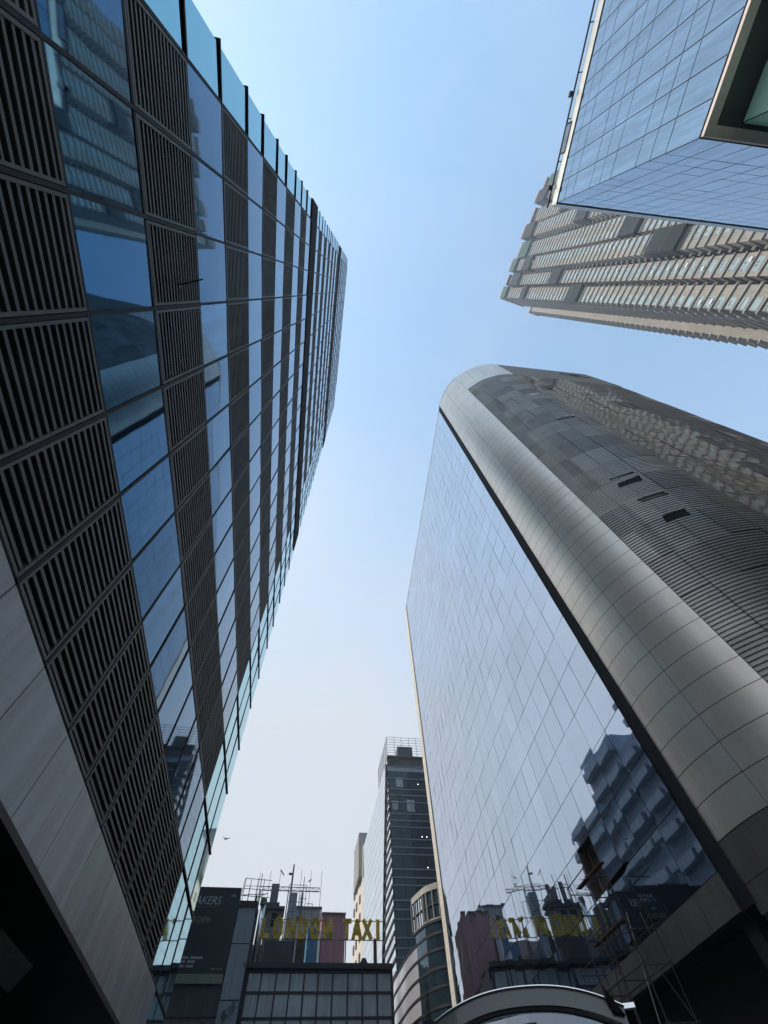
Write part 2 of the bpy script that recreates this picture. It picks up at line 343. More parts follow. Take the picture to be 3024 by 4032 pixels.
for k in range(0, 24, 1):
    a = s_of(k); b = min(s_of(k+1), SE)
    if b-a < .2: continue
    m = MB(); m.box(G-.01, G+.04, a+.01, b-.01, zbz, z_of(-2)-.012); bz.append(m)
for m in bz: m.build('bronze_panel', M['bronze'], rb)
pil = []
for j in range(-4, 27):
    m = MB(); m.box(G-.08, G+.5, SE+.01, SE+1.75, z_of(j)+.012, z_of(j+1)-.012); pil.append(m)
for m in pil: m.build('beige_panel', M['beige'], rb)
m = MB(); m.box(G+.06, G+.45, SE+.03, SE+1.7, 0, z_of(27)-.05); m.box(G-.03, G+.5, s_of(0), SE+1.75, zt+.002, zt+.12); m.build('edge_trim', M['beige'], rb)
SC0 = s_of(0)                      # the corner of the glass wall
m = MB(); m.box(G+.03, G+.62, SC0-.66, SC0-.004, zbz-.02, zt+.1); m.build('recessed_channel', M['blackstrip'], rb)
# rounded metal corner: quarter of an ellipse in plan
EC = (20.6, SC0-.62); RN, RS = 7.72, 7.0
def cur(t): # t=0 at the glass corner, pi/2 at the flat flank
    return (EC[0] - RN*cos(t), EC[1] - RS*sin(t))
def t_of_az(az):
    lo, hi = 0, pi/2
    for _ in range(50):
        t = (lo+hi)/2; n, s = cur(t); a = AZR + math.degrees(atan2(n, s))
        if a < az: lo = t
        else: hi = t
    return t
ZM = H + 64.5; ZL = H + 56.0; ZR0 = H + 6.2
def arc(t0, t1, z0, z1, off=0., seg=8, thick=.03):
    m = MB(); k = seg+1; vs = []
    for i in range(k):
        t = t0 + (t1-t0)*i/seg; n, s = cur(t); e = Vector((-cos(t)/RN, -sin(t)/RS)).normalized()
        vs.append((n+e.x*off, s+e.y*off, z0)); vs.append((n+e.x*off, s+e.y*off, z1))
    m.add(vs, [(2*i, 2*i+1, 2*i+3, 2*i+2) for i in range(seg)]); return m
tA, tB, tC = t_of_az(36.9), t_of_az(44.7), pi/2
SM = []
gap = .012
for a, b in ((0.0, tA), (tA, tB)):
    z = ZR0
    while z < ZM-.3:
        z1 = min(z+1.0, ZM); SM.append(arc(a+.0012, b-.0012, z+gap, z1-gap)); z = z1
z = ZL
for a, b in ((tB, tB+.22), (tB+.22, tB+.44), (tB+.44, tC)):
    for j in range(9):
        z0 = ZL + j*(ZM-ZL)/9; SM.append(arc(a+.0012, b-.0012, z0+gap, z0+(ZM-ZL)/9-gap, seg=6))
items = sorted(SM, key=lambda b_: -area(rb, b_.v))
for b_ in items[:100]: b_.build('metal_sheet', M['brushed'], rb, smooth=True)
r = MB()
for b_ in items[100:]:
    k = len(r.v); r.v += b_.v; r.f += [tuple(i+k for i in f) for f in b_.f]; r.mi += b_.mi
if r.v: tag(r.build('metal_sheet', M['brushed'], rb, smooth=True), kind='stuff')
arc(0, tC, 0, ZM, off=-.06, seg=40).build('curved_core_wall', M['mull'], rb, smooth=True)
low = [arc(a+.001, b-.001, z0+.01, z1-.01, off=.01) for a, b in ((0, tA), (tA, tB), (tB, (tB+tC)/2), ((tB+tC)/2, tC)) for z0, z1 in ((zbz-.3, H+5.1), (H+5.1, ZR0-.01))]
for b_ in low: b_.build('dark_base_sheet', M['bronze'], rb, smooth=True)
# ribbed part: real ribs on curved sheets, five tall columns, cut into blocks
tj = [tB + (tC-tB)*i/5 for i in range(6)]
RIBP = .2
ribs = []
for j in range(5):
    z = ZR0
    while z < ZL - .1:
        zt2 = min(z + 2.4, ZL); m = MB(); off = random.uniform(-.02, .03); q = z
        prof = []
        while q < zt2 - .02:
            prof += [(0, q), (.055, q+.035), (.055, q+.125), (0, q+.16)]; q += RIBP
        prof.append((0, min(q, zt2)))
        seg = 5; P = len(prof); vs = []
        a, b = tj[j]+.0018, tj[j+1]-.0018
        for i in range(seg+1):
            t = a + (b-a)*i/seg; n, s = cur(t); e = Vector((-cos(t)/RN, -sin(t)/RS)).normalized()
            for (o_, zz) in prof: vs.append((n+e.x*(o_+off), s+e.y*(o_+off), zz))
        fs = [(i*P+k2, i*P+k2+1, (i+1)*P+k2+1, (i+1)*P+k2) for i in range(seg) for k2 in range(P-1)]
        m.add(vs, fs); ribs.append(m); z = zt2
many(rb, 'ribbed_sheet', ribs, M['rib'], rest_name='ribbed_sheet')
# shutters left open on the ribbed sheets
def flap(az, z, w, h, out, material, lean=0.):
    t = t_of_az(az); n, s = cur(t); e = Vector((-cos(t)/RN, -sin(t)/RS)).normalized(); d = Vector((-e.y, e.x))
    m = MB(); vs = []
    for zz, o_ in ((z, .07), (z+h, .07+out)):
        for sg in (-1, 1): vs.append((n+e.x*o_+d.x*sg*w/2, s+e.y*o_+d.y*sg*w/2, zz + lean*sg))
    vs2 = [(v[0]-e.x*.03, v[1]-e.y*.03, v[2]-.02) for v in vs]
    m.add(vs+vs2, [(0,1,3,2),(4,6,7,5),(0,4,5,1),(1,5,7,3),(3,7,6,2),(2,6,4,0)]); return m
def rho_az(az):
    n, s = cur(t_of_az(az)); return sqrt(n*n+s*s)
for az, zq, w, h in ((52.8, .94, 1.2, .28), (52.8, 1.165, 1.4, .13), (56.2, 1.74, 1.5, .16), (56.8, 2.14, 1.1, .12)):
    z = H + zq*rho_az(az); flap(az, z-h/2, w, h, .02, None).build('open_vent', M['recess'], rb)
    flap(az, z+h/2, w, .16, .13, None, .05).build('vent_flap', M['duct' if h < .6 else 'rib'], rb)
for az, zq in ((53.0, 1.06), (53.1, 1.045), (52.8, 1.215)):
    flap(az, H+zq*rho_az(az), 1.5, .07, .04, None, .0).build('bright_slat', M['chrome'], rb)
# flat dark glass flank
nf0 = EC[0]; sf = EC[1]-RS
line = [(nf0, sf), (28.0, sf), (35.3, sf+.05), (47.6, sf+3.2), (61.3, sf+6.0), (75, sf+9)]
fl = []
ws = 1.5
for (n0, s0), (n1, s1) in zip(line[:-1], line[1:]):
    Ls = sqrt((n1-n0)**2+(s1-s0)**2); c = max(1, round(Ls/ws))
    for i in range(c):
        for j in range(18):
            z0 = H + 2.0 + j*3.0; z1 = min(z0+3.0, ZL); u0 = (i)/c; u1 = (i+1)/c
            t1, t2 = random.gauss(0, .008), random.gauss(0, .008); m = MB()
            A = (n0+(n1-n0)*u0+.015, s0+(s1-s0)*u0); B = (n0+(n1-n0)*u1-.015, s0+(s1-s0)*u1)
            m.add([(A[0],A[1]-t1,z0+.01),(B[0],B[1]+t1,z0+.01),(B[0],B[1]+t1+t2,z1-.01),(A[0],A[1]-t1+t2,z1-.01)], [(0,1,2,3)]); fl.append(m)
many(rb, 'flank_glass_pane', fl, M['wavy'])
m = MB(); poly = [(a, b+.12) for a, b in line] + [(75, 60), (nf0, 60)]
m.prism(poly, 0, ZL-.02); m.build('flank_core_wall', M['mull'], rb)
m = MB()
m.add([(nf0,sf,ZL+.01),(35.6,sf+.05,ZL+.01),(34.6,sf+.05,ZM),(nf0,sf,ZM),(nf0,sf+1,ZL+.01),(35.6,sf+1,ZL+.01),(34.6,sf+1,ZM),(nf0,sf+1,ZM)],
      [(0,1,2,3),(7,6,5,4),(3,2,6,7),(1,5,6,2),(0,4,5,1)]); m.build('parapet_wall', M['granite'], rb)
m = MB(); m.box(26, 32, sf+.1, sf+1.2, ZM+.01, ZM+.55); m.build('roof_hatch', M['soffit'], rb)
m = MB(); m.box(29.5, 32.5, sf-.02, sf, ZM-2.8, ZM-2.3); m.build('vent_slot', M['recess'], rb); m = MB(); m.box(30.6, 33.6, sf-.02, sf, ZM-3.9, ZM-3.5); m.build('vent_slot', M['recess'], rb)
m = MB(); rp = [cur(tC*i/20) for i in range(21)]; m.prism(rp + [(20.6+14, sf+.5), (34, 50), (14, 50)], ZM-.3, ZM-.05); m.build('roof_slab', M['conc'], rb)
m = MB(); m.box(G+.62, 60, SC0+1, SE+1.7, zbz-.004, z_of(26)); m.build('rear_core_wall', M['conc'], rb)
m = MB(); m.box(G+.9, G+1, SC0-.3, SE, 0, zbz-.07); m.build('ground_floor_wall', M['recess'], rb)
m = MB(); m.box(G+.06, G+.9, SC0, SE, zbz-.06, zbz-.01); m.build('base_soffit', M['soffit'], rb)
for k in (0, 6, 12, 18, 23): m = MB(); m.box(G+.3, G+.85, s_of(k)+.1, s_of(k)+.7, 0, zbz-.06); m.build('base_pier', M['soffit'], rb)

# ================================================================== BLUE GLASS BLOCK, upper right
AZT = -9.3
cx, cy = 13.0*sin(rad(107.55)), 13.0*cos(rad(107.55))
nn, ss = frame(AZT); cn = cx*nn[0]+cy*nn[1]; cs = cx*ss[0]+cy*ss[1]
ub = thing('cantilevered_glass_block', AZT, cn+10, cs-8, 'steel blue glazed block hanging over a dark underside at the upper right', 'building')
zl = [H + q*13.0 for q in (1.453,1.599,1.679,1.760,1.923,2.005,2.087,2.248,2.331,2.410)]
pn = []; mu = MB(); wL = 1.085; wR = 1.04
for j in range(9):
    for i in range(22):
        m = MB(); pane(m, ('n', cn), cs-(i+1)*wL+.02, cs-i*wL-.02, zl[j]+.02, zl[j+1]-.02, .0035); pn.append(m)
    for i in range(30):
        m = MB(); pane(m, ('s', cs), cn+i*wR+.02, cn+(i+1)*wR-.02, zl[j]+.02, zl[j+1]-.02, .0035, face=1); pn.append(m)
many(ub, 'glass_pane', pn, M['steelblue'])
m = MB(); m.box(cn+.03, cn+31.2, cs-23.8, cs-.03, zl[0]-.02, zl[-1]+.2); m.build('wall_backing', M['mull'], ub)
m = MB(); zt = zl[-1]
m.box(cn-.05, cn+.6, cs-23.9, cs+.05, zt+.005, zt+.85); m.box(cn+.6, cn+31.3, cs-.6, cs+.05, zt+.005, zt+.85); m.build('parapet', M['parapet'], ub)
m = MB(); zs = zl[0]-.02
m.box(cn+.03, cn+.36, cs-23.9, cs-.03, zs-.15, zs-.003); m.box(cn+.36, cn+31.3, cs-.36, cs-.03, zs-.15, zs-.003); m.build('soffit_border', M['border'], ub)
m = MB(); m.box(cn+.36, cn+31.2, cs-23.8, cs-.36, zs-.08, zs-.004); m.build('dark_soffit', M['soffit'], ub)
# recessed glazed storeys under the block
tn, ts = cn+1.30, cs-.52
tw = []
for i in range(14):
    for j in range(6):
        z1 = zs-.12 - j*2.9; m = MB(); pane(m, ('n', tn), ts-(i+1)*1.6+.03, ts-i*1.6-.03, z1-2.8, z1, .006); tw.append(m)
        m = MB(); pane(m, ('s', ts), tn+i*1.6+.03, tn+(i+1)*1.6-.03, z1-2.8, z1, .006, face=1); tw.append(m)
for m in tw[:2] + tw[12:14]: m.build('teal_pane', M['tealglow'], ub)
many(ub, 'lower_glass_pane', tw[2:12] + tw[14:], M['darkglass'], cap=40)
m = MB(); m.box(tn+.04, tn+24, ts-22.5, ts-.04, 0, zs-.08); m.build('lower_core_wall', M['recess'], ub)
# roof pipe with flood lights
pp = thing('roof_edge_rail', AZT, cn-.4, cs-10, 'thin black pipe rail along the roof edge of the blue glass block', 'rail', z0=zt)
m = MB(); m.tube((cn-.2, cs-23, zt+.95), (cn-.2, cs+.12, zt+.95), .05); m.build('pipe', M['mull'], pp)
m = MB()
for i in range(12): m.tube((cn-.2, cs-.2-i*2, zt+.95), (cn, cs-.2-i*2, zt+.70), .03)
m.build('bracket', M['mull'], pp)
for i, (s, nm) in enumerate(((cs-9.6, 'flood light at the top of the blue block edge, nearest the picture top'), (cs-5.3, 'small flood light halfway along the blue block roof edge'), (cs-.9, 'small flood light by the sharp roof corner of the blue block'))):
    fl_ = thing('flood_light', AZT, cn-.5, s, nm, 'flood light', 'flood lights on the roof rail', z0=zt+.9)
    MB().box(cn-.42-.3*(i == 0), cn-.26, s-.12, s+.12, zt+.92, zt+1.12).build('housing', M['mull'], fl_)
    MB().tube((cn-.27, s, zt+1.0), (cn-.18, s, zt+.95), .04).build('bracket', M['mull'], fl_)
hb_ = thing('open_roof_hatch', AZT, cn-.3, cs-3.5, 'open glazed hatch standing out from the blue block roof edge', 'hatch', z0=zt)
m = MB(); m.add([(cn-.06,cs-4.0,zt+.55),(cn-.06,cs-2.6,zt+.55),(cn-.22,cs-2.55,zt+.9),(cn-.22,cs-3.95,zt+.9)],[(0,1,2,3)]); m.build('pane', M['steelblue'], hb_)
m = MB(); 
q_ = [(cn-.06,cs-4.0,zt+.55),(cn-.06,cs-2.6,zt+.55),(cn-.22,cs-2.55,zt+.9),(cn-.22,cs-3.95,zt+.9)]
for i in range(4): m.tube(q_[i], q_[(i+1)%4], .04)
m.build('hatch_frame', M['mull'], hb_)

# ================================================================== RESIDENTIAL TOWER
AZW = -21.0; DT = 70.0
rt = thing('apartment_tower', AZW, 80, -45, 'very tall beige apartment tower with ribbed balconies and dark nets behind the blue block', 'building')
FH = .0427*DT; NF = int(round(3.47*DT/FH)); ZT = H + NF*FH
bays = [(-.253,-.320),(-.339,-.405),(-.426,-.500),(-.522,-.612),(-.634,-.714),(-.737,-.825),(-.849,-.915),(-.934,-1.0)]
nfb = [0.0, 1.0, -1.2, 1.8, -1.6, 1.2, -1.8, 1.0]
bays = [(b*DT, a*DT) for a, b in bays]
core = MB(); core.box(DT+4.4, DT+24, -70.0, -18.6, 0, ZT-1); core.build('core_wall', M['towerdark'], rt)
wins = []; ledges = []; netboxes = []
slabs = [MB() for _ in range(NF+1)]
wins_u = []
for bi, (a, b) in enumerate(bays):
    n0 = DT + nfb[bi]*.5; w = b-a
    m = MB(); m.box(n0, DT+4.5, a+.15, b-.15, 0, ZT-1.0); m.build('bay_wall', M['tower'], rt)
    # window span inside the bay
    if bi == 0: spans = [(a+w*.52, a+w*.97)]
    elif bi == 1: spans = [(a+w*.22, a+w*.78)]
    elif bi == 2: spans = [(a+w*.10, a+w*.55)]
    elif bi == 3: spans = [(a+w*.08, a+w*.30), (a+w*.62, a+w*.92)]
    else: spans = [(a+w*.15, a+w*.6)]
    for f in range(20, NF):
        z = H + f*FH
        for (p, q) in spans:
            m = MB(); cN = n0-.05
            m.box(cN-.02, n0, p, q, z+.75, z+2.4)
            for i in range(4):
                x0 = p + (q-p)*i/4
                m.quad((cN-.03, x0+.05, z+.82),(cN-.03, x0+.05, z+2.33),(cN-.03, x0+(q-p)/4-.05, z+2.33),(cN-.03, x0+(q-p)/4-.05, z+.82), 1)
                if random.random() < .5:
                    m.quad((cN-.045, x0+.1, z+1.7),(cN-.045, x0+.1, z+2.1),(cN-.045, x0+.6, z+2.1),(cN-.045, x0+.6, z+1.7), 2)
            wins_u.append(m)
            if random.random() < .16:
                mm = MB(); x0 = random.uniform(p, q-.9); mm.box(cN-.55, cN-.08, x0, x0+.85, z+.25, z+.8); ledges.append(mm)
    for f in range(NF+1):
        z = H + f*FH; slabs[f].box(n0-.36, DT+4.45, a-.05, b+.05, z-.10, z+.10)
        if f < NF: slabs[f].box(n0+2.2, DT+4.4, b+.05, b+.75, z+.3, z+1.1, 1)     # service ledge in the recess between bays
for f, mb in enumerate(slabs):
    mb.box(DT+4.0, DT+4.39, -69.9, -18.6, z-.2 if False else H+f*FH-.1, H+f*FH+.12, 1)
# end faces turned to the street
m = MB(); m.box(DT, DT+12, -17.75-.9, -17.75, 0, ZT-1); m.build('end_wall', M['tower'], rt)
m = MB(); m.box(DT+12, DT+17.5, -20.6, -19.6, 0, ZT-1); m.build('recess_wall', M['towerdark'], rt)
m = MB(); m.box(DT+17.5, DT+22.5, -18.4, -16.2, 0, ZT-1); m.build('rear_wing_wall', M['tower'], rt)
for f in range(NF+1):
    z = H + f*FH
    slabs[f].box(DT-.4, DT+12.3, -17.74, -17.05, z-.12, z+.10)
    slabs[f].box(DT+17.2, DT+23.0, -16.3, -15.5, z-.14, z+.10); slabs[f].box(DT+13, DT+17, -19.7, -18.9, z-.14, z+.10, 1)
wn = []
for f in range(20, NF):
    z = H + f*FH
    for (x0, x1, s_) in ((5.4, 8.6, -17.72), (8.9, 11.6, -17.72), (19.4, 21.9, -16.17)):
        m = MB(); m.box(DT+x0, DT+x1, s_, s_+.05, z+.85, z+2.3); m.quad((DT+x0+.1,s_+.06,z+.95),(DT+x1-.1,s_+.06,z+.95),(DT+x1-.1,s_+.06,z+2.2),(DT+x0+.1,s_+.06,z+2.2),1); wn.append(m)
order = sorted(range(NF+1), key=lambda f: -area(rt, slabs[f].v))
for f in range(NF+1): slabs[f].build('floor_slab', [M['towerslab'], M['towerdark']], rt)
many(rt, 'window', wins_u + wn, [M['towerslab'], M['window'], M['towerdark']])
many(rt, 'air_conditioner', ledges, M['whiteclad'], cap=60)
# nets: (bay, floor0, floors, material)
def zf(zu): return int(round(zu*DT/FH))
for (bi, u, k, mt) in ((0,2.98,2,'net'),(0,2.26,3,'net'),(1,2.62,3,'net'),(1,3.3,4,'net'),(2,1.70,4,'net'),(2,3.1,3,'net'),(3,1.32,3,'net'),(3,2.05,3,'net'),(4,2.55,3,'net'),(5,2.9,3,'net'),
                       (0,3.40,3,'greennet'),(2,3.40,3,'greennet'),(3,3.36,4,'greennet'),(4,3.36,5,'net'),(6,3.36,4,'net'),(7,3.3,5,'greennet')):
    a, b = bays[bi]; n0 = DT + nfb[bi]*.5; f = zf(u); z0 = H + (f-k/2)*FH; z1 = min(z0 + k*FH, ZT-1)
    m = MB(); seg = 14
    for i in range(seg):
        s0 = a-.3 + (b-a+.6)*i/seg; s1 = a-.3 + (b-a+.6)*(i+1)/seg; o0 = n0-1.15-random.uniform(0,.12)
        m.box(o0, n0-.9, s0, s1, z0+random.uniform(-.15,.15), z1+random.uniform(-.15,.15))
    m.box(n0-.95, DT+1.5, a-.3, a-.15, z0, z1); m.box(n0-.95, DT+1.5, b+.15, b+.3, z0, z1)
    m.build('safety_net', M[mt], rt)
for bi, (a, b) in enumerate(bays):
    n0 = DT + nfb[bi]*.5; m = MB(); m.box(n0-1.2, DT+3, a-.2, b+.2, ZT-.4, ZT); m.box(n0-1.2, n0-1.0, a-.2, b+.2, ZT, ZT+1.3)
    m.box(n0+.2, DT+2, a+1, a+1.3, ZT, ZT+3.0); m.build('roof_canopy', M['pinkedge'], rt)
m = MB(); m.box(DT-.6, DT+13, -18, -16.8, ZT-.3, ZT+.4); m.box(DT+17, DT+23.2, -18.4, -15.2, ZT-.3, ZT+1.2); m.build('roof_edge', M['pinkedge'], rt)

# ================================================================== FAR DARK TOWER WITH ROUNDED PODIUM
AZM = -12.85; nM = 80*sin(rad(10.48)); sM = 80*cos(rad(10.48))
mt_ = thing('dark_glass_tower', AZM, nM+8, sM+15, 'dark blue glass tower with a mirrored flank and caged roof plant at the street end', 'building')
zf_ = [q*80+H for q in (.566,.539,.516,.503,.489,.466,.453,.441,.419,.405,.393,.369,.356,.344,.322,.309,.296,.272,.259,.247,.223,.21,.198)]
def bandset(lst, n0, n1): pass
ZTW = H + .587*80
m = MB(); m.box(nM+.25, nM+24, sM+.25, sM+38, 0, ZTW-.3); m.build('core_wall', M['recess'], mt_)
fp = []
for za, zc in zip(zf_[:-1], zf_[1:]):
    for i in range(8):
        q = MB(); pane(q, ('s', sM), nM+.05+i*1.9, nM+i*1.9+1.88, zc+.10, za-.06, .003, face=-1); fp.append(q)
many(mt_, 'glass_pane', fp, M['darkglass'])
m = MB()
for z in zf_: m.box(nM-.02, nM+16, sM-.14, sM+.25, z-.05, z+.05)
m.build('floor_ledge', M['slate'], mt_)
m = MB(); m.box(nM, nM+16, sM-.02, sM+.25, H+.556*80, H+.567*80); m.build('light_band', M['greyblue'], mt_)
m = MB(); m.box(nM+.02, nM+16, sM+.02, sM+.25, H+.567*80, ZTW); m.build('top_fascia', M['tank'], mt_)
# flank: mirrored panes
sp = []
for i in range(24):
    s0 = sM + .02 + i*1.5
    for j in range(25):
        z0 = H + 2 + j*1.8; z1 = min(z0+1.8, ZTW-.2)
        if z1-z0 < .3: continue
        m = MB(); pane(m, ('n', nM), s0+.035, s0+1.5-.035, z0+.035, z1-.035, .004); sp.append(m)
many(mt_, 'flank_glass_pane', sp, M['whiteglass'])
m = MB(); m.box(nM+.05, nM+.25, sM, sM+36, 0, ZTW-.15); m.build('flank_grid', M['mull'], mt_)
# strip of dark ribbons at the corner, widening downwards
m = MB()
for z in [H + 4 + 1.31*i for i in range(31)]:
    w = max(.8, (H+47-z)/23.0*9.5); m.box(nM-.12, nM, sM, sM+w, z-.16, z+.16)
m.build('ribbon', M['gridmull'], mt_)
m = MB(); zz0, zz1 = H+4, H+46; m.tube((nM-.1, sM+.6, zz1), (nM-.1, sM+18, zz0), .16); m.build('slanted_trim', M['mull'], mt_)
for (dn, z) in ((9.0, .528), (9.9, .424), (9.3, .372), (8.6,.424)):
    MB().box(nM+dn*.62, nM+dn*.62+.14, sM+.05-.08, sM-.02, H+z*80, H+z*80+.09).build('lit_lamp', M['lamp'], mt_)
for (x0, z0, w, h) in ((1.5,.535,1.3,1.6),(3.2,.485,1.4,1.9),(.6,.488,1.0,1.4)):
    m = MB(); m.quad((nM+x0,sM-.03,z0*80),(nM+x0+w,sM-.03,z0*80),(nM+x0+w,sM-.03,z0*80+h),(nM+x0,sM-.03,z0*80+h)); m.build('window_blind', M['grid'], mt_)
m = MB(); zr0 = ZTW; zr1 = H+.64*80
for i in range(9):
    z = zr0 + (zr1-zr0)*i/8; m.tube((nM+.1,sM+.1,z),(nM+14,sM+.1,z),.035,4); m.tube((nM+.1,sM+.1,z),(nM+.1,sM+12,z),.035,4)
for i in range(10): m.tube((nM+.1+i*1.5,sM+.1,zr0),(nM+.1+i*1.5,sM+.1,zr1),.045,4)
for i in range(6): m.tube((nM+.1,sM+.1+i*2.2,zr0),(nM+.1,sM+.1+i*2.2,zr1),.045,4)
m.build('roof_railing', M['lattice'], mt_)
for (x, w, h) in ((2.4, 3.0, 2.0), (9.2, 2.8, 2.1)):
    ac = thing('cooling_unit', AZM, nM+x+w/2, sM+1.4, 'large dark rooftop cooling unit inside the tower railing, %s' % ('nearer the left corner' if x < 5 else 'half behind the silver block'), 'cooling unit', 'cooling units on the dark tower', z0=ZTW)
    MB().box(nM+x, nM+x+w, sM+.9, sM+3, ZTW+.9, ZTW+.9+h).build('casing', M['tank'], ac)
    for i in range(7): MB().box(nM+x+.1, nM+x+w-.1, sM+.84, sM+.89, ZTW+1.0+i*.26, ZTW+1.12+i*.26).build('grille_slat', M['lattice'], ac)
    for dx in (.1, w-.25): MB().box(nM+x+dx, nM+x+dx+.15, sM+1.1, sM+2.6, ZTW, ZTW+.9).build('leg', M['lattice'], ac)
m = MB(); m.box(nM, nM+15, sM-.3, sM+4, ZTW+.01, ZTW+.25)
m.tube((nM+.3,sM-.2,ZTW-1.2),(nM+2.5,sM-.2,ZTW),.1); m.tube((nM+7,sM-.2,ZTW-1.5),(nM+8.5,sM-.2,ZTW),.1); m.tube((nM+10,sM-.25,ZTW-1.8),(nM+10,sM-.25,ZTW+3.2),.12)
m.build('roof_deck', M['tank'], mt_)
# ---- rounded podium, a building in front of the tower
pod = thing('rounded_corner_block', AZM, nM+8, 68, 'low block with a rounded corner of dark and mirrored ribbons before the dark tower', 'building')
def pol(az, rho):
    r_ = rad(az-AZM); return (rho*sin(r_), rho*cos(r_))
cp = [pol(-2.70, 78.4), pol(-2.68, 74.7), pol(-2.0, 70.4), pol(-1.32, 66.8), pol(-.5, 64.0), pol(.4, 62), pol(1.13, 60.8), pol(2.5, 59.9), pol(3.8, 59.8), pol(6.5, 61), pol(9, 63)]
def catmull(P, k=4):
    out = []
    for i in range(len(P)-1):
        p0, p1, p2, p3 = [Vector(P[min(max(j,0),len(P)-1)]) for j in (i-1,i,i+1,i+2)]
        for q in range(k):
            t = q/k; out.append(tuple(.5*((2*p1)+(p2-p0)*t+(2*p0-5*p1+4*p2-p3)*t*t+(3*p1-p0-3*p2+p3)*t*t*t)))
    return out + [tuple(P[-1])]
cp = catmull(cp)
def path_pts(off):
    out = []
    for i, p in enumerate(cp):
        a = Vector(cp[max(0,i-1)]); b = Vector(cp[min(len(cp)-1,i+1)]); t = (b-a).normalized(); nrm = Vector((t.y, -t.x))
        out.append((p[0]+nrm.x*off, p[1]+nrm.y*off))
    return out
sgn = -1 if (Vector(path_pts(1.0)[20]).length > Vector(cp[20]).length) else 1
def wall_between(off, z0, z1, i0=0, i1=None, thick=.1):
    P = path_pts(off*sgn)[i0:i1]; Q = path_pts((off-thick)*sgn)[i0:i1]; m = MB(); k = len(P)
    vs = [(p[0],p[1],z0) for p in P]+[(p[0],p[1],z1) for p in P]+[(p[0],p[1],z0) for p in Q]+[(p[0],p[1],z1) for p in Q]
    fs = []
    for i in range(k-1): fs += [(i,i+1,k+i+1,k+i),(2*k+i,3*k+i,3*k+i+1,2*k+i+1),(k+i,k+i+1,3*k+i+1,3*k+i),(i,2*k+i,2*k+i+1,i+1)]
    m.add(vs, fs); return m
zp = [H+z for z in (16.5, 15.3, 14.0, 12.75, 11.5, 10.3, 9.0, 7.8, 6.6, 5.4)]
for z0, z1 in zip(zp[1:], zp[:-1]):
    wall_between(0, z0+.11, z1-.11, 0, 18).build('mirror_ribbon', M['skyribbon'], pod, smooth=False)  # pale base colour stands in for the sky mirrored in these ribbons
    wall_between(0, z0+.11, z1-.11, 17, None).build('dark_ribbon', M['ribbonglass'], pod)
    wall_between(.06, z1-.11, z1+.09, 0, None, .3).build('ledge', M['gridmull'], pod)
wall_between(0, H+16.6, H+17.4, 17, None).build('dark_ribbon', M['ribbonglass'], pod)
wall_between(.12, H+17.35, H+17.55, 16, None, .3).build('ledge', M['gridmull'], pod)
wall_between(0, H+17.56, H+17.7, 16, None, .4).build('sill', M['greybeige'], pod)
wall_between(0, H+20.05, H+20.6, 16, None, .4).build('head_band', M['greybeige'], pod)
wall_between(-.15, H+17.7, H+20.04, 16, 22, .1).build('upper_glass', M['whiteglass'], pod)
wall_between(-.15, H+17.7, H+20.04, 21, None, .1).build('upper_glass', M['darkglass'], pod)
P = path_pts(.02*sgn)
for i in range(16, 32, 4):
    a = Vector(P[i]); b = Vector(P[i+4])
    for j in range(2):
        c = a.lerp(b, j/2); m = MB(); m.box(c.x-.07, c.x+.07, c.y-.07, c.y+.07, H+17.7, H+20.05); m.build('window_post', M['greybeige'], pod)
wall_between(.0, H+18.8, H+18.9, 16, None, .2).build('transom', M['mull'], pod)
m = MB(); m.prism([(p[0]+(0), p[1]) for p in path_pts(-.4*sgn)] + [(nM+16, sM-.2), (nM+.3, sM-.2)], 0, H+16.4); m.build('core_wall', M['mull'], pod)
m = MB(); pp_ = path_pts(-.3*sgn)[16:]; m.prism(pp_ + [(pp_[-1][0], 72), (pp_[0][0]+3.5, 72)], H+16.4, H+20.55); m.build('upper_core_wall', M['greybeige'], pod)

# ================================================================== CREAM TOWER
ct = thing('cream_tower', AZM, 20, 130, 'slim cream residential slab seen edge on left of the mirrored flank', 'building')
c0 = pol(-5.6, 118); c1 = pol(-6.55, 130)
m = MB(); m.prism([c0, c1, (c1[0]+14, c1[1]+3), (c0[0]+14, c0[1])], 0, H+.405*120); m.build('wall', M['cream'], ct)
m = MB(); q0 = pol(-6.12, 119); m.prism([q0, (q0[0]+8, q0[1]), (q0[0]+8, q0[1]+10), (q0[0], q0[1]+10)], H+.36*119, H+.433*119); m.build('roof_block', M['conc'], ct)
dv = (Vector(c1)-Vector(c0)).normalized(); nv = Vector((-dv.y, dv.x)); nv = nv if nv.x < 0 else -nv
for f in range(13):
    z = H + 8 + f*3.1
    for u in (.25, .6, .88):
        c = Vector(c0).lerp(Vector(c1), u) + nv*.03; m = MB()
        m.add([(c.x,c.y,z),(c.x+dv.x*1.3,c.y+dv.y*1.3,z),(c.x+dv.x*1.3,c.y+dv.y*1.3,z+1.3),(c.x,c.y,z+1.3),(c.x+nv.x*.15,c.y+nv.y*.15,z),(c.x+dv.x*1.3+nv.x*.15,c.y+dv.y*1.3+nv.y*.15,z),(c.x+dv.x*1.3+nv.x*.15,c.y+dv.y*1.3+nv.y*.15,z+1.3),(c.x+nv.x*.15,c.y+nv.y*.15,z+1.3)],
              [(4,5,6,7),(0,1,5,4),(1,2,6,5),(2,3,7,6),(3,0,4,7)]); m.build('window', M['tank'], ct)

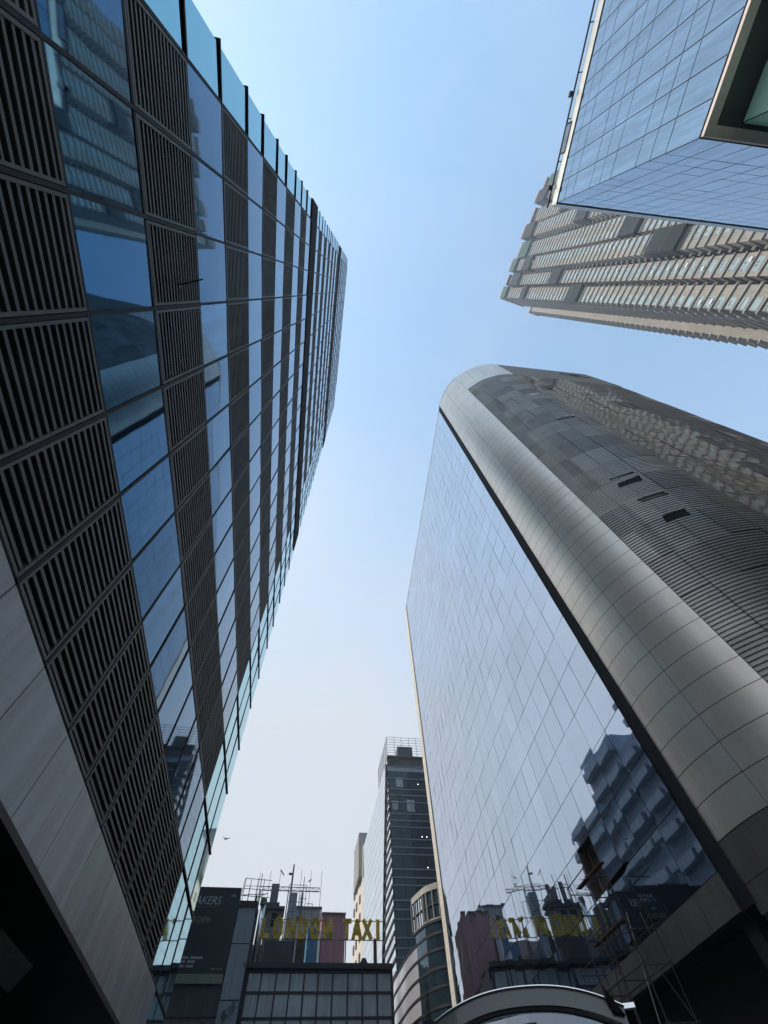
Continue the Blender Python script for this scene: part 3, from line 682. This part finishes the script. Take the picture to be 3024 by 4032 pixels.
# ================================================================== CINEMA CORNER: black grid building, poster, sign
KS = 1.35
AZG = -14.5; SG = 44.06
gz = lambda q, az: H + q*SG/cos(rad(az-AZG))
def gn(az, s=SG): return s*tan(rad(az-AZG))
gb = thing('black_grid_building', AZG, 4, SG+6, 'low building faced with cloudy square panes in a black grid under the yellow sign', 'building')
zg = [H+10.38, H+9.38, H+8.22, H+7.06, H+5.9, H+4.7, H+3.5]
nl = [gn(-16.3)] + [gn(a) for a in (-15.078,-13.692,-12.402,-11.103,-9.793,-8.427,-7.002,-5.628,-4.253,-2.9)]
m = MB(); m.box(nl[0]-.3, nl[-1]+.05, SG+.2, SG+14, 0, H+10.5); m.build('wall_backing', M['gridmull'], gb)
for i in range(len(nl)-1):
    for j in range(len(zg)-1):
        m = MB(); pane(m, ('s', SG+.02), nl[i]+.05, nl[i+1]-.05, zg[j+1]+.06, zg[j]-.06, .006, face=-1); m.build('glass_pane', M['grid'], gb)
m = MB()
for x in nl: m.box(x-.055, x+.055, SG-.07, SG+.2, H+3.4, H+10.45)
for z in zg: m.box(nl[0], nl[-1], SG-.055, SG+.19, z-.065, z+.065)
m.build('grid_frame', M['gridmull'], gb)
m = MB(); m.box(nl[0]-.5, nl[-1]+.08, SG-.35, SG+1, H+10.5, H+10.78); m.build('cornice', M['gridmull'], gb)
m = MB(); m.box(nl[-1]+.06, nl[-1]+.12, SG-.03, SG+12, 0, H+10.49); m.build('side_wall', M['tank'], gb)
m = MB(); xr = gn(-5.55); 
for i in range(5): a = pi*i/4; 
m.add([(xr-.3,SG-.3,H+10.78),(xr+.3,SG-.3,H+10.78),(xr+.12,SG-.3,H+11.06),(xr-.12,SG-.3,H+11.06),(xr-.3,SG,H+10.78),(xr+.3,SG,H+10.78),(xr+.12,SG,H+11.06),(xr-.12,SG,H+11.06)],[(0,1,2,3),(5,4,7,6),(3,2,6,7),(0,3,7,4),(1,5,6,2)]); m.build('roof_cap', M['gridmull'], gb)
m = MB(); m.box(nl[0]-.3, nl[-1], SG-.2, SG+14, H+10.79, H+10.82); m.build('roof', M['tank'], gb)

pl = thing('panelled_pier', AZG, gn(-17.5), SG+.5, 'tall grey blue panelled pier between the black poster and the pane grid', 'pier')
n0, n1 = gn(-18.36), gn(-16.66)
for (a, b) in ((H+11.75, H+13.75), (H+9.0, H+11.69), (H+6.2, H+8.94), (0, H+6.14)):
    m = MB(); m.box(n0, n1, SG-.35, SG-.25, a, b); m.build('panel', M['greyblue'], pl)
m = MB(); m.box(n0+.03, n1-.03, SG-.25, SG+1.2, 0, H+13.7); m.build('core_wall', M['tank'], pl)
m = MB(); m.box(n0-.03, n1+.08, SG-.45, SG+1.3, H+13.76, H+14.12); m.build('cap', M['gridmull'], pl)
m = MB(); m.box(n1-.18, n1-.05, SG-.3, SG-.1, H+14.12, H+14.5); m.build('post', M['gridmull'], pl)
rl = thing('roof_guard_rail', AZG, gn(-17.5), SG+1, 'thin steel guard rail on top of the grey blue pier', 'railing', z0=H+14.1)
m = MB()
for z in (14.5, 14.95, 15.6): m.tube((n0+.05,SG-.2,H+z),(n1+.9,SG+.1,H+z),.022,5)
for x in (0.1, .55, 1.1, 1.6): m.tube((n0+x,SG-.18,H+14.12),(n0+x,SG-.18,H+15.6),.025,5)
m.tube((n0+.05,SG-.2,H+15.6),(n0-.1,SG-.1,H+14.1),.022,5); m.build('rails', M['lattice'], rl)

cb = thing('cinema_building', AZG, -10, SG+6, 'stained cinema building carrying the tall black poster beside the left tower', 'building')
x1 = gn(-18.42); x0 = -13.0; zt_ = H+14.8; zb_ = H+10.2
m = MB(); m.box(x0, x1-.02, SG+.3, SG+13, 0, H+14.6); m.build('wall', M['dirty'], cb)
m = MB(); m.box(x0, x1, SG-.1, SG+.3, H+8.3, H+9.72); m.build('dark_lintel', M['tank'], cb)  # dark grey strip below the green board
m = MB(); m.box(x0, x1, SG+.0, SG+.3, H+3.0, H+8.3); m.build('lower_wall', M['brown'], cb)
m = MB(); m.box(x1-2.9, x1-1.0, SG-.05, SG+.05, H+4.5, H+8.0); m.build('window', M['dirty'], cb)
m = MB(); m.box(x1-3.1, x1-2.95, SG-.14, SG-.0, H+4.5, H+8.2); m.build('drain_pipe', M['dirty'], cb)
m = MB(); m.box(x1-1.0, x1-.6, SG-.12, SG-.0, H+4.5, H+8.1); m.build('drain_pipe', M['tank'], cb)
ps = thing('cinema_poster', AZG, x1-4, SG-.3, 'huge black cinema poster with pale lettering above a pale green board', 'poster', z0=H+9.7)
m = MB(); m.box(x0+.5, x1-.03, SG-.32, SG-.22, zb_, zt_); m.build('poster_sheet', M['poster'], ps)
m = MB(); m.box(x0+.5, x1-.02, SG-.36, SG-.2, zt_+.003, zt_+.12); m.build('top_rail', M['rust'], ps)
m = MB(); m.box(x0+.5, x1-.1, SG-.34, SG-.22, H+9.73, zb_-.01); m.build('green_board', M['strip'], ps)
def on_wall(n, z, s=SG-.325):
    o = ORG[ps]; return Matrix.Translation((n-o[0], s-o[1], z-o[2])) @ Matrix.Rotation(pi/2, 4, 'X')
text_mesh('MAKERS', .70, M['letterw'], 'title_lettering', ps, on_wall(x1-1.45, zt_-.92), .95, .006, .25)
text_mesh('FROM', .17, M['letterw'], 'small_lettering', ps, on_wall(x1-3.2, zt_-1.38), 1, .006)
text_mesh('CURATED CINEMA.', .46, M['lettery'], 'olive_lettering', ps, on_wall(x1-1.80, zt_-1.95), .62, .006)
m = MB(); m.box(x1-4.2, x1-1.6, SG-.328, SG-.321, zt_-1.06, zt_-1.045); m.build('thin_rule', M['pinkedge'], ps)
m = MB()
for (zr_, xr_, ws_) in ((3.88, 1.75, (.85,.42,.55,.3)), (4.08, 2.2, (.55,.75,.5)), (4.30, 2.3, (.5,.28,.4,.8))):
    x = x1-xr_
    for w in ws_:
        c = x-w
        while c < x-.05:
            m.box(c, c+.075, SG-.328, SG-.321, zt_-zr_, zt_-zr_+.12); c += .105
        x -= w+.14
m.build('illegible_print', M['letterw'], ps)
m = MB(); m.box(x1-.75, x1-.3, SG-.328, SG-.321, zt_-.42, zt_-.36); m.box(x1-.62, x1-.42, SG-.328, SG-.321, zt_-.34, zt_-.29); m.build('small_emblem', M['greyblue'], ps)
m = MB(); m.box(x1-1.05, x1-.75, SG-.328, SG-.321, zb_+.2, zb_+.28); m.box(x1-.65, x1-.25, SG-.328, SG-.321, zb_+.2, zb_+.25); m.build('small_credit', M['lettery'], ps)
m = MB(); m.box(x1-3.95, x1-3.6, SG-.328, SG-.321, zt_-2.72, zt_-2.5); m.build('white_patch', M['letterw'], ps)

# ---- LONDON TAXI sign
SS = SG+.9
sg = thing('rooftop_letter_sign', AZG, gn(-10, SS), SS, 'big yellow rooftop letters reading LONDON TAXI on a thin steel frame', 'sign', z0=H+10.8)
zt2 = H+13.52; zb2 = H+12.38; hh = zt2-zb2
def stroke(mb, pts, w, x, z, sx):
    for (a, b) in zip(pts[:-1], pts[1:]):
        A = Vector((a[0]*sx, a[1]*hh)); B = Vector((b[0]*sx, b[1]*hh)); d = (B-A).normalized(); p = Vector((-d.y, d.x))*w/2; e = d*w*.30
        q = [A-e-p, B+e-p, B+e+p, A-e+p]
        fr = [(x+v.x, SS-.14, z+v.y) for v in q]; bk = [(x+v.x, SS+.02, z+v.y) for v in q]
        mb.add(fr+bk, [(0,1,2,3),(7,6,5,4),(0,4,5,1),(1,5,6,2),(2,6,7,3),(3,7,4,0)])
GLY = {'L': [[(0.1,.92),(.1,.08),(.9,.08)]], 'O': [[(.3,.93),(.7,.93),(.9,.76),(.9,.24),(.7,.07),(.3,.07),(.1,.24),(.1,.76),(.3,.93)]],
       'N': [[(.1,.06),(.1,.94)],[(.1,.90),(.9,.10)],[(.9,.06),(.9,.94)]], 'D': [[(.1,.93),(.62,.93),(.9,.72),(.9,.28),(.62,.07),(.1,.07),(.1,.93)]],
       'T': [[(0,.92),(1,.92)],[(.5,.9),(.5,.06)]], 'A': [[(.02,.05),(.5,.94)],[(.98,.05),(.5,.94)],[(.25,.32),(.75,.32)]],
       'X': [[(.02,.05),(.98,.95)],[(.98,.05),(.02,.95)]], 'I': [[(.5,.05),(.5,.95)]]}
xs = [gn(a, SS) for a in (-15.75,-14.55,-13.30,-12.10,-10.85,-9.55,-7.60,-6.60,-5.55,-4.45)]
for ch, x in zip('LONDONTAXI', xs):
    mb = MB(); sx = .60 if ch not in 'TI' else .56
    for st in GLY[ch]: stroke(mb, st, .27, x, zb2, sx)
    # rows of raised bulbs across the letter face
    lt = mb.build('letter', M['letter'], sg)
m = MB()
for z in (zt2-.04, zb2-.02): m.tube((xs[0]-.2, SS+.08, z), (gn(-3.3, SS), SS+.08, z), .032, 5)
m.build('frame_rail', M['lattice'], sg)
for x in (gn(-15.5,SS), gn(-12.4,SS), gn(-9.8,SS), gn(-7.3,SS), gn(-4.35,SS)):
    m = MB(); r_ = .12 if x > 8 else .04; m.box(x-r_, x+r_, SS+.08, SS+.08+2*r_, H+10.8, zb2+.1); m.build('post', M['rust'], sg)

# ---- rooftop clutter behind the sign
def gthing(name, azc, rho, label, cat, group=None, z0=0): return thing(name, AZG, gn(azc, rho), rho, label, cat, group, z0)
def gbox(root, part, a0, a1, rho, q0, q1, depth, material, z_abs0=None):
    k = rho/cos(rad((a0+a1)/2-AZG)); m = MB(); m.box(gn(a0, rho), gn(a1, rho), rho, rho+depth, (H+q0*k) if z_abs0 is None else z_abs0, H+q1*k); return m.build(part, M[material], root)
t = gthing('pink_building', -8.6, 60, 'dusty pink flat walled building behind the TAXI letters', 'building'); gbox(t, 'wall', -9.82, -7.42, 60, 0, .306, 8, 'pink', 0); gbox(t, 'roof_edge', -9.87, -7.38, 59.9, .3062, .309, 8, 'rust')
t = gthing('blue_building', -10.6, 57, 'narrow blue painted wall left of the pink building', 'building'); gbox(t, 'wall', -11.15, -10.1, 57, 0, .288, 6, 'bluewall', 0); gbox(t, 'white_edge', -10.1, -9.82, 56.95, .2, .285, 6, 'whiteclad')
t = gthing('grey_roof_hut', -11.3, 63, 'weathered grey concrete roof hut left of the pink building', 'hut'); gbox(t, 'wall', -12.75, -10.15, 63, .2, .314, 5, 'conc', 0); gbox(t, 'roof_edge', -12.8, -9.9, 62.9, .3143, .3175, 5.4, 'tank'); gbox(t, 'side_wall', -10.12, -9.9, 62.95, .2, .313, 5, 'whiteclad'); gbox(t, 'opening', -12.5, -11.6, 62.95, .298, .303, .04, 'recess')
t = gthing('panelled_shaft', -13, 52, 'tall grey panelled shaft rising behind the letter N', 'shaft'); gbox(t, 'lower_wall', -13.5, -12.55, 52, .2, .3095, 1.5, 'greyblue', 0); gbox(t, 'upper_wall', -13.42, -12.6, 52.05, .3105, .337, 1.4, 'greyblue')
t = gthing('square_chimney', -15.0, 51, 'square grey chimney standing above the letter L', 'chimney'); gbox(t, 'shaft', -15.42, -14.62, 51, .300, .349, 1.0, 'lattice', 12); gbox(t, 'base', -15.75, -14.35, 50.9, .318, .3225, 1.6, 'tank')
t = gthing('dark_plant_room', -14.9, 49, 'dark plant room under the chimney behind the letters L and O', 'plant room'); gbox(t, 'roof', -16.0, -13.75, 48.9, .3135, .3175, 2, 'tank'); gbox(t, 'wall', -15.55, -13.9, 49.1, .27, .313, 1.5, 'dirty', 11); gbox(t, 'dark_opening', -15.0, -14.35, 49.05, .29, .308, .04, 'recess'); gbox(t, 'side_post', -15.95, -15.62, 49.0, .27, .313, 1, 'tank', 11)
t = gthing('grey_water_tank', -13.9, 47, 'flat grey tank box below the letters LON', 'tank'); gbox(t, 'box', -15.3, -12.35, 47, .25, .273, 2, 'tank', H+10.83); gbox(t, 'white_pipe', -12.33, -12.22, 46.9, .25, .272, .1, 'whiteclad', H+10.83)
t = gthing('rusty_pillar', -11.8, 47, 'mottled rusty pillar below the letter D', 'pillar'); gbox(t, 'shaft', -12.15, -11.3, 47, .25, .282, .8, 'rust', H+10.83)
t = gthing('silver_duct', -16.1, 46.5, 'shiny silver vertical duct beside the letter L', 'duct'); k = 46.5
m = MB(); m.tube((gn(-16.05,k), k, H+10.85), (gn(-15.98,k), k, H+.318*k), .22, 12); m.build('pipe', M['duct'], t, smooth=True)
m = MB(); m.tube((gn(-16.05,k), k, H+.318*k), (gn(-15.98,k), k, H+.3265*k), .27, 12); m.build('collar', M['lattice'], t)
t = gthing('dark_corner_post', -16.5, 45.5, 'dark boxed post left of the silver duct', 'post'); gbox(t, 'shaft', -16.62, -16.38, 45.5, .24, .312, .5, 'tank', H+10.8)
t = gthing('lattice_truss', -13.4, 53, 'long horizontal steel lattice truss above the LONDON letters', 'truss', z0=H+17); k = 53
za, zc = H+.3445*k, H+.339*k; xa, xb = gn(-16.55,k), gn(-10.3,k); m = MB()
m.tube((xa,k,za),(xb,k,za),.035,5); m.tube((xa,k,zc),(xb,k,zc),.045,5)
nb = 16
for i in range(nb):
    u0 = xa+(xb-xa)*i/nb; u1 = xa+(xb-xa)*(i+1)/nb; m.tube((u0,k,zc if i%2 else za),(u1,k,za if i%2 else zc),.022,4)
    m.tube((u1,k,za),(u1,k,zc),.02,4)
m.build('chords_and_webs', M['lattice'], t)
m = MB()
for a_ in (-16.5, -13.6, -12.15): m.tube((gn(a_,k),k,H+11),(gn(a_,k),k,zc),.05,5)
m.build('support', M['lattice'], t)
t = gthing('light_guard_frame', -12.2, 51, 'thin stepped guard rail frame right of the grey shaft', 'railing', z0=H+15); k = 51; m = MB()
for (a0, a1, q) in ((-13.6,-11.9,.3235),(-12.4,-11.6,.3285),(-13.55,-11.72,.348),(-11.6,-10.95,.3215),(-12.6,-11.9,.318)): m.tube((gn(a0,k),k,H+q*k),(gn(a1,k),k,H+q*k),.025,4)
for (a0, q0, q1) in ((-13.6,.30,.348),(-11.72,.29,.348),(-12.9,.30,.335),(-10.95,.29,.3215),(-12.3,.31,.334),(-12.0,.29,.3365)): m.tube((gn(a0,k),k,H+q0*k),(gn(a0,k),k,H+q1*k),.035,4)
m.build('rails', M['lattice'], t)
t = gthing('roof_cage', -17.3, 48, 'thin wire cage frame above the pier cap at left', 'railing', z0=H+14); k = 48; m = MB()
a0, a1, a2 = -18.25, -17.7, -16.6
for q in (.3445,): m.tube((gn(a0,k),k,H+q*k),(gn(a2,k),k,H+q*k),.022,4)
m.tube((gn(-18.6,k),k,H+.331*k),(gn(-16,k),k,H+.3335*k),.03,4); m.tube((gn(a2,k),k,H+.3295*k),(gn(-15.7,k),k,H+.335*k),.03,4)
for a_ in (a0, a1, a2): m.tube((gn(a_,k),k,H+.30*k),(gn(a_,k),k,H+.3445*k),.025,4)
m.tube((gn(a0,k),k,H+.3445*k),(gn(a0-.35,k),k,H+.318*k),.02,4); m.build('wires', M['lattice'], t)
masts = ((-16.86,.366,.30,'leftmost thin antenna mast, paired with a thicker one',.03),(-16.62,.363,.30,'thicker dark mast right beside the leftmost thin mast',.06),(-15.74,.3675,.32,'thin bare mast just left of the square chimney',.03),
         (-14.70,.3705,.325,'thin mast with a small crooked head right of the chimney',.03),(-13.35,.379,.335,'tallest and thickest mast, tapering, with a small side box',.13),(-12.40,.3705,.325,'thin bare mast right of the tallest mast',.03),
         (-12.05,.3605,.30,'short dark mast between two thin ones behind the letter D',.055),(-11.35,.3705,.30,'thin mast with a clamp halfway, second from the right',.03),(-10.18,.371,.318,'rightmost thin mast at the end of the truss',.03))
for i, (a_, q1, q0, lab, r_) in enumerate(masts):
    k = 52+ (i%3)*.5; t = gthing('antenna_mast', a_, k, lab, 'mast', 'antenna masts on the roofs behind the sign', z0=H+10)
    m = MB(); m.tube((gn(a_-.02,k),k,H+q0*k-3),(gn(a_,k),k,H+q1*k),r_,6,0,r_*.6); m.build('pole', M['lattice'], t)
    if i == 3: MB().tube((gn(a_,k)-.05,k,H+q1*k),(gn(a_,k)+.35,k,H+q1*k-.45),.05).build('head', M['lattice'], t)
    if i == 4: MB().box(gn(a_,k)-.42,gn(a_,k)-.08,k-.1,k+.1,H+.363*k,H+.3655*k).build('side_box', M['lattice'], t)
    if i == 7: MB().tube((gn(a_,k)-.2,k,H+.3535*k),(gn(a_,k)+.06,k,H+.357*k),.06).build('clamp', M['lattice'], t)

KS = 1.0
# ---- brown block further along the street (reflected in the silver glass)
bb = thing('brown_street_block', AZR, -10, 95, 'dull brown street block mostly hidden behind the rooftop clutter', 'building')
hs = [(79,81,20.5),(81,90,23.0),(90,97,25.0),(97,108,28.0),(108,130,28.5)]
m = MB()
for a, b, z in hs: m.box(-22, -5.5, a, b-.01, 0, H+z*.93)
m.build('wall', M['brown'], bb)
wm = []
for f in range(7):
    for i in range(18):
        m = MB(); m.box(-5.52, -5.42, 80+i*2.7, 81.4+i*2.7, H+1+f*2.8, H+2.3+f*2.8); wm.append(m)
many(bb, 'window', wm, M['tank'])
# ---- slate building behind the left tower, seen as a reflection in the silver glass
sb = thing('slate_balcony_block', AZR, -28, 60, 'slate blue balcony block visible only as a reflection in the silver glass wall', 'building')
m = MB()
for a, b, z in ((19.6,56,45),(56,61.5,38),(61.5,71,41),(71,84,37)): m.box(-34, -20.4, a, b-.01, 0, H+z)  # near end lengthened out of view to block the sun
m.build('wall', M['slate'], sb)
bl = []
for a, b, z in ((19.6,56,45),(56,61.5,38),(61.5,71,41),(71,84,37)):
    f = 3.0
    while f < z-1:
        m = MB(); m.box(-20.4-.0+.0, -19.2, a+.4, b-.5, H+f, H+f+1.0); bl.append(m); f += 3.2
for m in bl: m.build('balcony', M['greyblue'], sb)

# ================================================================== SCAFFOLD at the silver glass
sc_ = thing('access_scaffold', AZR, 11.8, 22.2, 'narrow pipe scaffold standing against the lower silver glass wall', 'scaffold')
for s in (21.25, 23.1):
    for n in (11.25, 12.3):
        m = MB(); m.tube((n,s,0),(n,s,H+8.7 - (.3 if n < 12 else 0) - (1.0 if s < 22 else 0)),0.024,6); m.build('upright', M['tank'], sc_)
    for z in (1.6, 3.3, 4.62, 5.4, 6.15, 6.95, 7.65):
        m = MB(); m.tube((11.25,s,H+z),(12.3,s,H+z),.022,5); m.build('rung', M['tank'], sc_)
for n in (11.25, 12.3):
    for z in (2.4, 4.7, 6.1, 7.9):
        m = MB(); m.tube((n,21.1,H+z),(n,23.3,H+z),.022,5); m.build('ledger', M['tank'], sc_)
m = MB(); m.tube((11.25,21.25,H+1.0),(11.25,23.1,H+4.6),.02,5); m.tube((12.3,21.25,H+4.7),(12.3,23.1,H+7.9),.02,5); m.build('brace', M['tank'], sc_)
for s in (19.5, 24.6):
    for n in (11.3, 12.3):
        m = MB(); m.tube((n,s,0),(n+.03,s+.05,H+(6.4 if s < 20 else 5.9)),.02,6); m.build('upright', M['rust'], sc_)
    for z in (1.6, 3.3, 4.6, 5.5):
        m = MB(); m.tube((11.2,s,H+z),(12.4,s,H+z),.02,5); m.build('rung', M['rust'], sc_)
for n in (11.3, 12.3):
    for z in (3.3, 4.65, 5.6):
        m = MB(); m.tube((n,19.3,H+z),(n,24.8,H+z+.04),.018,5); m.build('ledger', M['rust'], sc_)
m = MB(); m.tube((12.3,19.5,H+3.3),(12.3,21.3,H+6.2),.017,5); m.tube((12.3,24.6,H+3.3),(12.3,23.1,H+6.3),.017,5); m.tube((11.3,21.3,H+4.6),(11.3,23.1,H+8.0),.017,5); m.build('brace', M['rust'], sc_)
for i, (z, s0, s1, n) in enumerate(((6.18, 20.9, 24.0, 12.1), (8.06, 21.0, 23.8, 12.2))):
    b_ = thing('scaffold_board', AZR, n, 22.4, ('lower' if i == 0 else 'upper') + ' weathered orange brown board lying on the scaffold', 'board', 'boards on the scaffold', z0=H+z)
    m = MB(); m.add([(n-.12,s0,H+z),(n+.12,s0+.05,H+z),(n+.02,s1,H+z+.02),(n-.22,s1,H+z+.02),(n-.12,s0,H+z+.045),(n+.12,s0+.05,H+z+.045),(n+.02,s1,H+z+.065),(n-.22,s1,H+z+.065)],[(0,3,2,1),(4,5,6,7),(0,1,5,4),(1,2,6,5),(2,3,7,6),(3,0,4,7)]); m.build('plank', M['wood'], b_)
cb_ = thing('hanging_cable', AZR, 12.2, 21.4, 'pale thin cable hanging down beside the scaffold foot', 'cable')
m = MB(); pts = [(12.5,21.3,H+6.5),(12.25,21.45,H+4.45),(12.22,21.62,H+3.7),(12.1,21.5,H+2.0),(12.2,21.8,.01)]
for a, b in zip(pts[:-1], pts[1:]): m.tube(a, b, .018, 5)
m.build('cord', M['beige'], cb_)

# ================================================================== VAN in front, only its rear roof edge in view
vn = thing('parked_van', 9.0, 0.0, 7.6, 'dark grey parked van, only its glossy rear roof edge rising into view at the bottom', 'van')
VH = H + 1.095; y0 = 5.55
def vsec(y, hw, top, low=.35):
    return [(-hw*.98,y,low),(-hw,y,low+.35),(-hw,y,1.25),(-hw*.93,y,top-.42),(-hw*.80,y,top-.14),(-hw*.45,y,top-.035),(0,y,top),(hw*.45,y,top-.035),(hw*.80,y,top-.14),(hw*.93,y,top-.42),(hw,y,1.25),(hw,y,low+.35),(hw*.98,y,low)]
secs = [vsec(y0+.25,.88,VH-.21), vsec(y0+.6,.93,VH-.02), vsec(y0+2.2,.95,VH+.02), vsec(y0+3.6,.94,VH-.10), vsec(y0+4.05,.92,1.25+.05), vsec(y0+4.6,.88,1.10)]
secs[4] = [(x,y,min(z,1.30)) for x,y,z in vsec(y0+4.3,.92,1.55)]; secs[5] = [(x,y,min(z,1.02)) for x,y,z in vsec(y0+4.95,.82,1.30)]
m = MB(); vs = [p for s_ in secs for p in s_]; k = 13
m.add(vs, [(i*k+j, i*k+(j+1)%k, (i+1)*k+(j+1)%k, (i+1)*k+j) for i in range(len(secs)-1) for j in range(k)] + [tuple(range(k))[::-1], tuple(range((len(secs)-1)*k, len(secs)*k))])
m.build('body', M['carpaint'], vn, smooth=False)
m = MB(); m.add([(-.70,y0+.235,1.15),(.70,y0+.235,1.15),(.66,y0+.235,VH-.40),(-.66,y0+.235,VH-.40)],[(0,1,2,3)]); m.build('rear_window', M['carglass'], vn)
for sd in (-1, 1):
    m = MB(); m.add([(sd*.962,y0+.7,1.28),(sd*.962,y0+3.4,1.28),(sd*.905,y0+3.2,VH-.48),(sd*.905,y0+.8,VH-.44)],[(0,1,2,3)]); m.build('side_window', M['carglass'], vn)
    m = MB(); m.box(sd*.93-.06, sd*.93+.06, y0+.2, y0+.26, .75, 1.3); m.build('tail_lamp', M['lampred'], vn)
    for yy in (1.1, 4.0):
        w = MB(); w.tube((sd*.72,y0+yy,.34),(sd*.95,y0+yy,.34),.34,20); wo = w.build('wheel', M['rubber'], vn)
        w = MB(); w.tube((sd*.94,y0+yy,.34),(sd*.965,y0+yy,.34),.2,12); w.build('rim', M['lattice'], wo, org=ORG[vn])
m = MB(); m.box(-.9,.9,y0+.08,y0+.26,.36,.62); m.build('bumper', M['rubber'], vn)
# spoiler over the rear window: arched blade with a bright rim
K = 24; prof = lambda u: (u*.80, VH + .035 - .155*abs(u)**2.3 - .02*u)
def blade(yA, yB, dz0, dz1, nm, mt2, th=.05, hw=1.0):
    m = MB(); vs = []
    for i in range(K+1):
        u = -1+2*i/K; x, z = prof(u); x *= hw
        vs += [(x, yA, z+dz0), (x, yB, z+dz1), (x, yB, z+dz1-th), (x, yA, z+dz0-th)]
    fs = []
    for i in range(K):
        b = 4*i; fs += [(b,b+1,b+5,b+4),(b+1,b+2,b+6,b+5),(b+2,b+3,b+7,b+6),(b+3,b,b+4,b+7)]
    m.add(vs, fs + [(0,3,2,1),(4*K,4*K+1,4*K+2,4*K+3)]); return m.build(nm, mt2, vn, smooth=False)
blade(y0+.06, y0+.32, 0, .0, 'spoiler', M['carpaint'], .028)
blade(y0-.0, y0+.05, -.004, -.004, 'bright_rim', M['chrome'], .006)
blade(y0+.045, y0+.30, -.014, -.014, 'spoiler_face', M['carpaint'], .10, .99)
blade(y0+.06, y0+.12, -.116, -.116, 'dark_seal', M['rubber'], .022, .95)
m = MB(); m.add([(.70,y0-.02,VH-.18),(.78,y0-.02,VH-.20),(.66,y0-.1,VH-.03),(.70,y0+.12,VH-.18),(.78,y0+.12,VH-.20),(.67,y0+.0,VH-.03)],[(0,1,2),(5,4,3),(0,2,5,3),(1,4,5,2),(0,3,4,1)]); m.build('black_fin', M['rubber'], vn)
m = MB(); m.box(.76, .93, y0+.3, y0+.36, VH-.115, VH-.085); m.build('roof_bar', M['chrome'], vn)
m = MB(); m.tube((-.36,y0+.05,VH-.205),(.06,y0+.05,VH-.20),.03,10); m.build('wiper', M['rubber'], vn)

# ================================================================== BIRD
br = thing('soaring_bird', 0, 0, 0, 'small brown bird gliding in the pale sky left of the mirrored flank', 'bird')
bv = Vector((-.45,1.15,.51))*48; br.location = (bv.x, bv.y, bv.z+H)
ORG[br] = (0,0,0,0)
m = MB()
rings = [(-.26,.02),(-.16,.05),(0,.075),(.14,.06),(.22,.045),(.28,.012)]; k = 8
vs = [(y*.25+0, y, r_*sin(2*pi*i/k)) if False else (r_*cos(2*pi*i/k), y, r_*sin(2*pi*i/k)) for y, r_ in rings for i in range(k)]
m.add(vs, [(j*k+i, j*k+(i+1)%k, (j+1)*k+(i+1)%k, (j+1)*k+i) for j in range(len(rings)-1) for i in range(k)] + [tuple(range(k))[::-1], tuple(range((len(rings)-1)*k, len(rings)*k))])
for sd in (-1, 1):
    top = [(sd*.04,.10,.03),(sd*.25,.16,.13),(sd*.52,.06,.17),(sd*.60,-.06,.14),(sd*.26,-.06,.10),(sd*.04,-.12,.02)]
    b = len(m.v); m.v += top + [(x,y,z-.02) for x,y,z in top]; fs = [(0,1,2,3,4,5),(11,10,9,8,7,6)] + [(i,(i+1)%6,(i+1)%6+6,i+6) for i in range(6)]
    for f in fs: m.f.append(tuple(b+i for i in f)); m.mi.append(0)
b = len(m.v); m.v += [(-.03,-.22,.01),(.03,-.22,.01),(.11,-.46,.0),(-.11,-.46,.0),(-.03,-.22,-.01),(.03,-.22,-.01),(.11,-.46,-.015),(-.11,-.46,-.015)]
for f in [(0,1,2,3),(7,6,5,4),(0,3,7,4),(1,5,6,2),(2,6,7,3)]: m.f.append(tuple(b+i for i in f)); m.mi.append(0)
m.build('body', M['bird'], br); br.rotation_euler = (rad(10), rad(-12), rad(60))
# small weeds on the pier
KS = 1.35
for i, (q, zz) in enumerate(((.35, 8.3), (.72, 8.6))):
    wd = thing('wall_weed', AZG, gn(-18.36)+q*1.3, SG-.4, ('left' if i == 0 else 'right') + 'hand tuft of leafy weed sprouting on the grey blue pier', 'plant', 'weeds on the pier', z0=H+zz)
    m = MB()
    for _ in range(60):
        c = Vector((gn(-18.36)+q*1.3+random.gauss(0,.12), SG-.42-random.random()*.15, H+zz+random.gauss(0,.16))); a = Vector((random.gauss(0,1),random.gauss(0,1),random.gauss(0,1))).normalized()*.06; b_ = a.orthogonal().normalized()*.03
        m.add([tuple(c-a), tuple(c+b_), tuple(c+a), tuple(c-b_)], [(0,1,2,3)])
    m.build('leaves', M['leaf'], wd)

# ================================================================== AIR
KS = 1.0
hv = bpy.data.materials.new('thin_air_haze'); hv.use_nodes = True; t_ = hv.node_tree; t_.nodes.remove(t_.nodes['Principled BSDF'])
pv = t_.nodes.new('ShaderNodeVolumePrincipled'); pv.inputs['Color'].default_value = (.76, .87, 1, 1); pv.inputs['Density'].default_value = .001; pv.inputs['Anisotropy'].default_value = .35
t_.links.new(pv.outputs[0], t_.nodes['Material Output'].inputs['Volume'])
hz_ = MB().box(-190, 190, -190, 240, -1.2, 262).build('haze', hv); tag(hz_, kind='stuff')
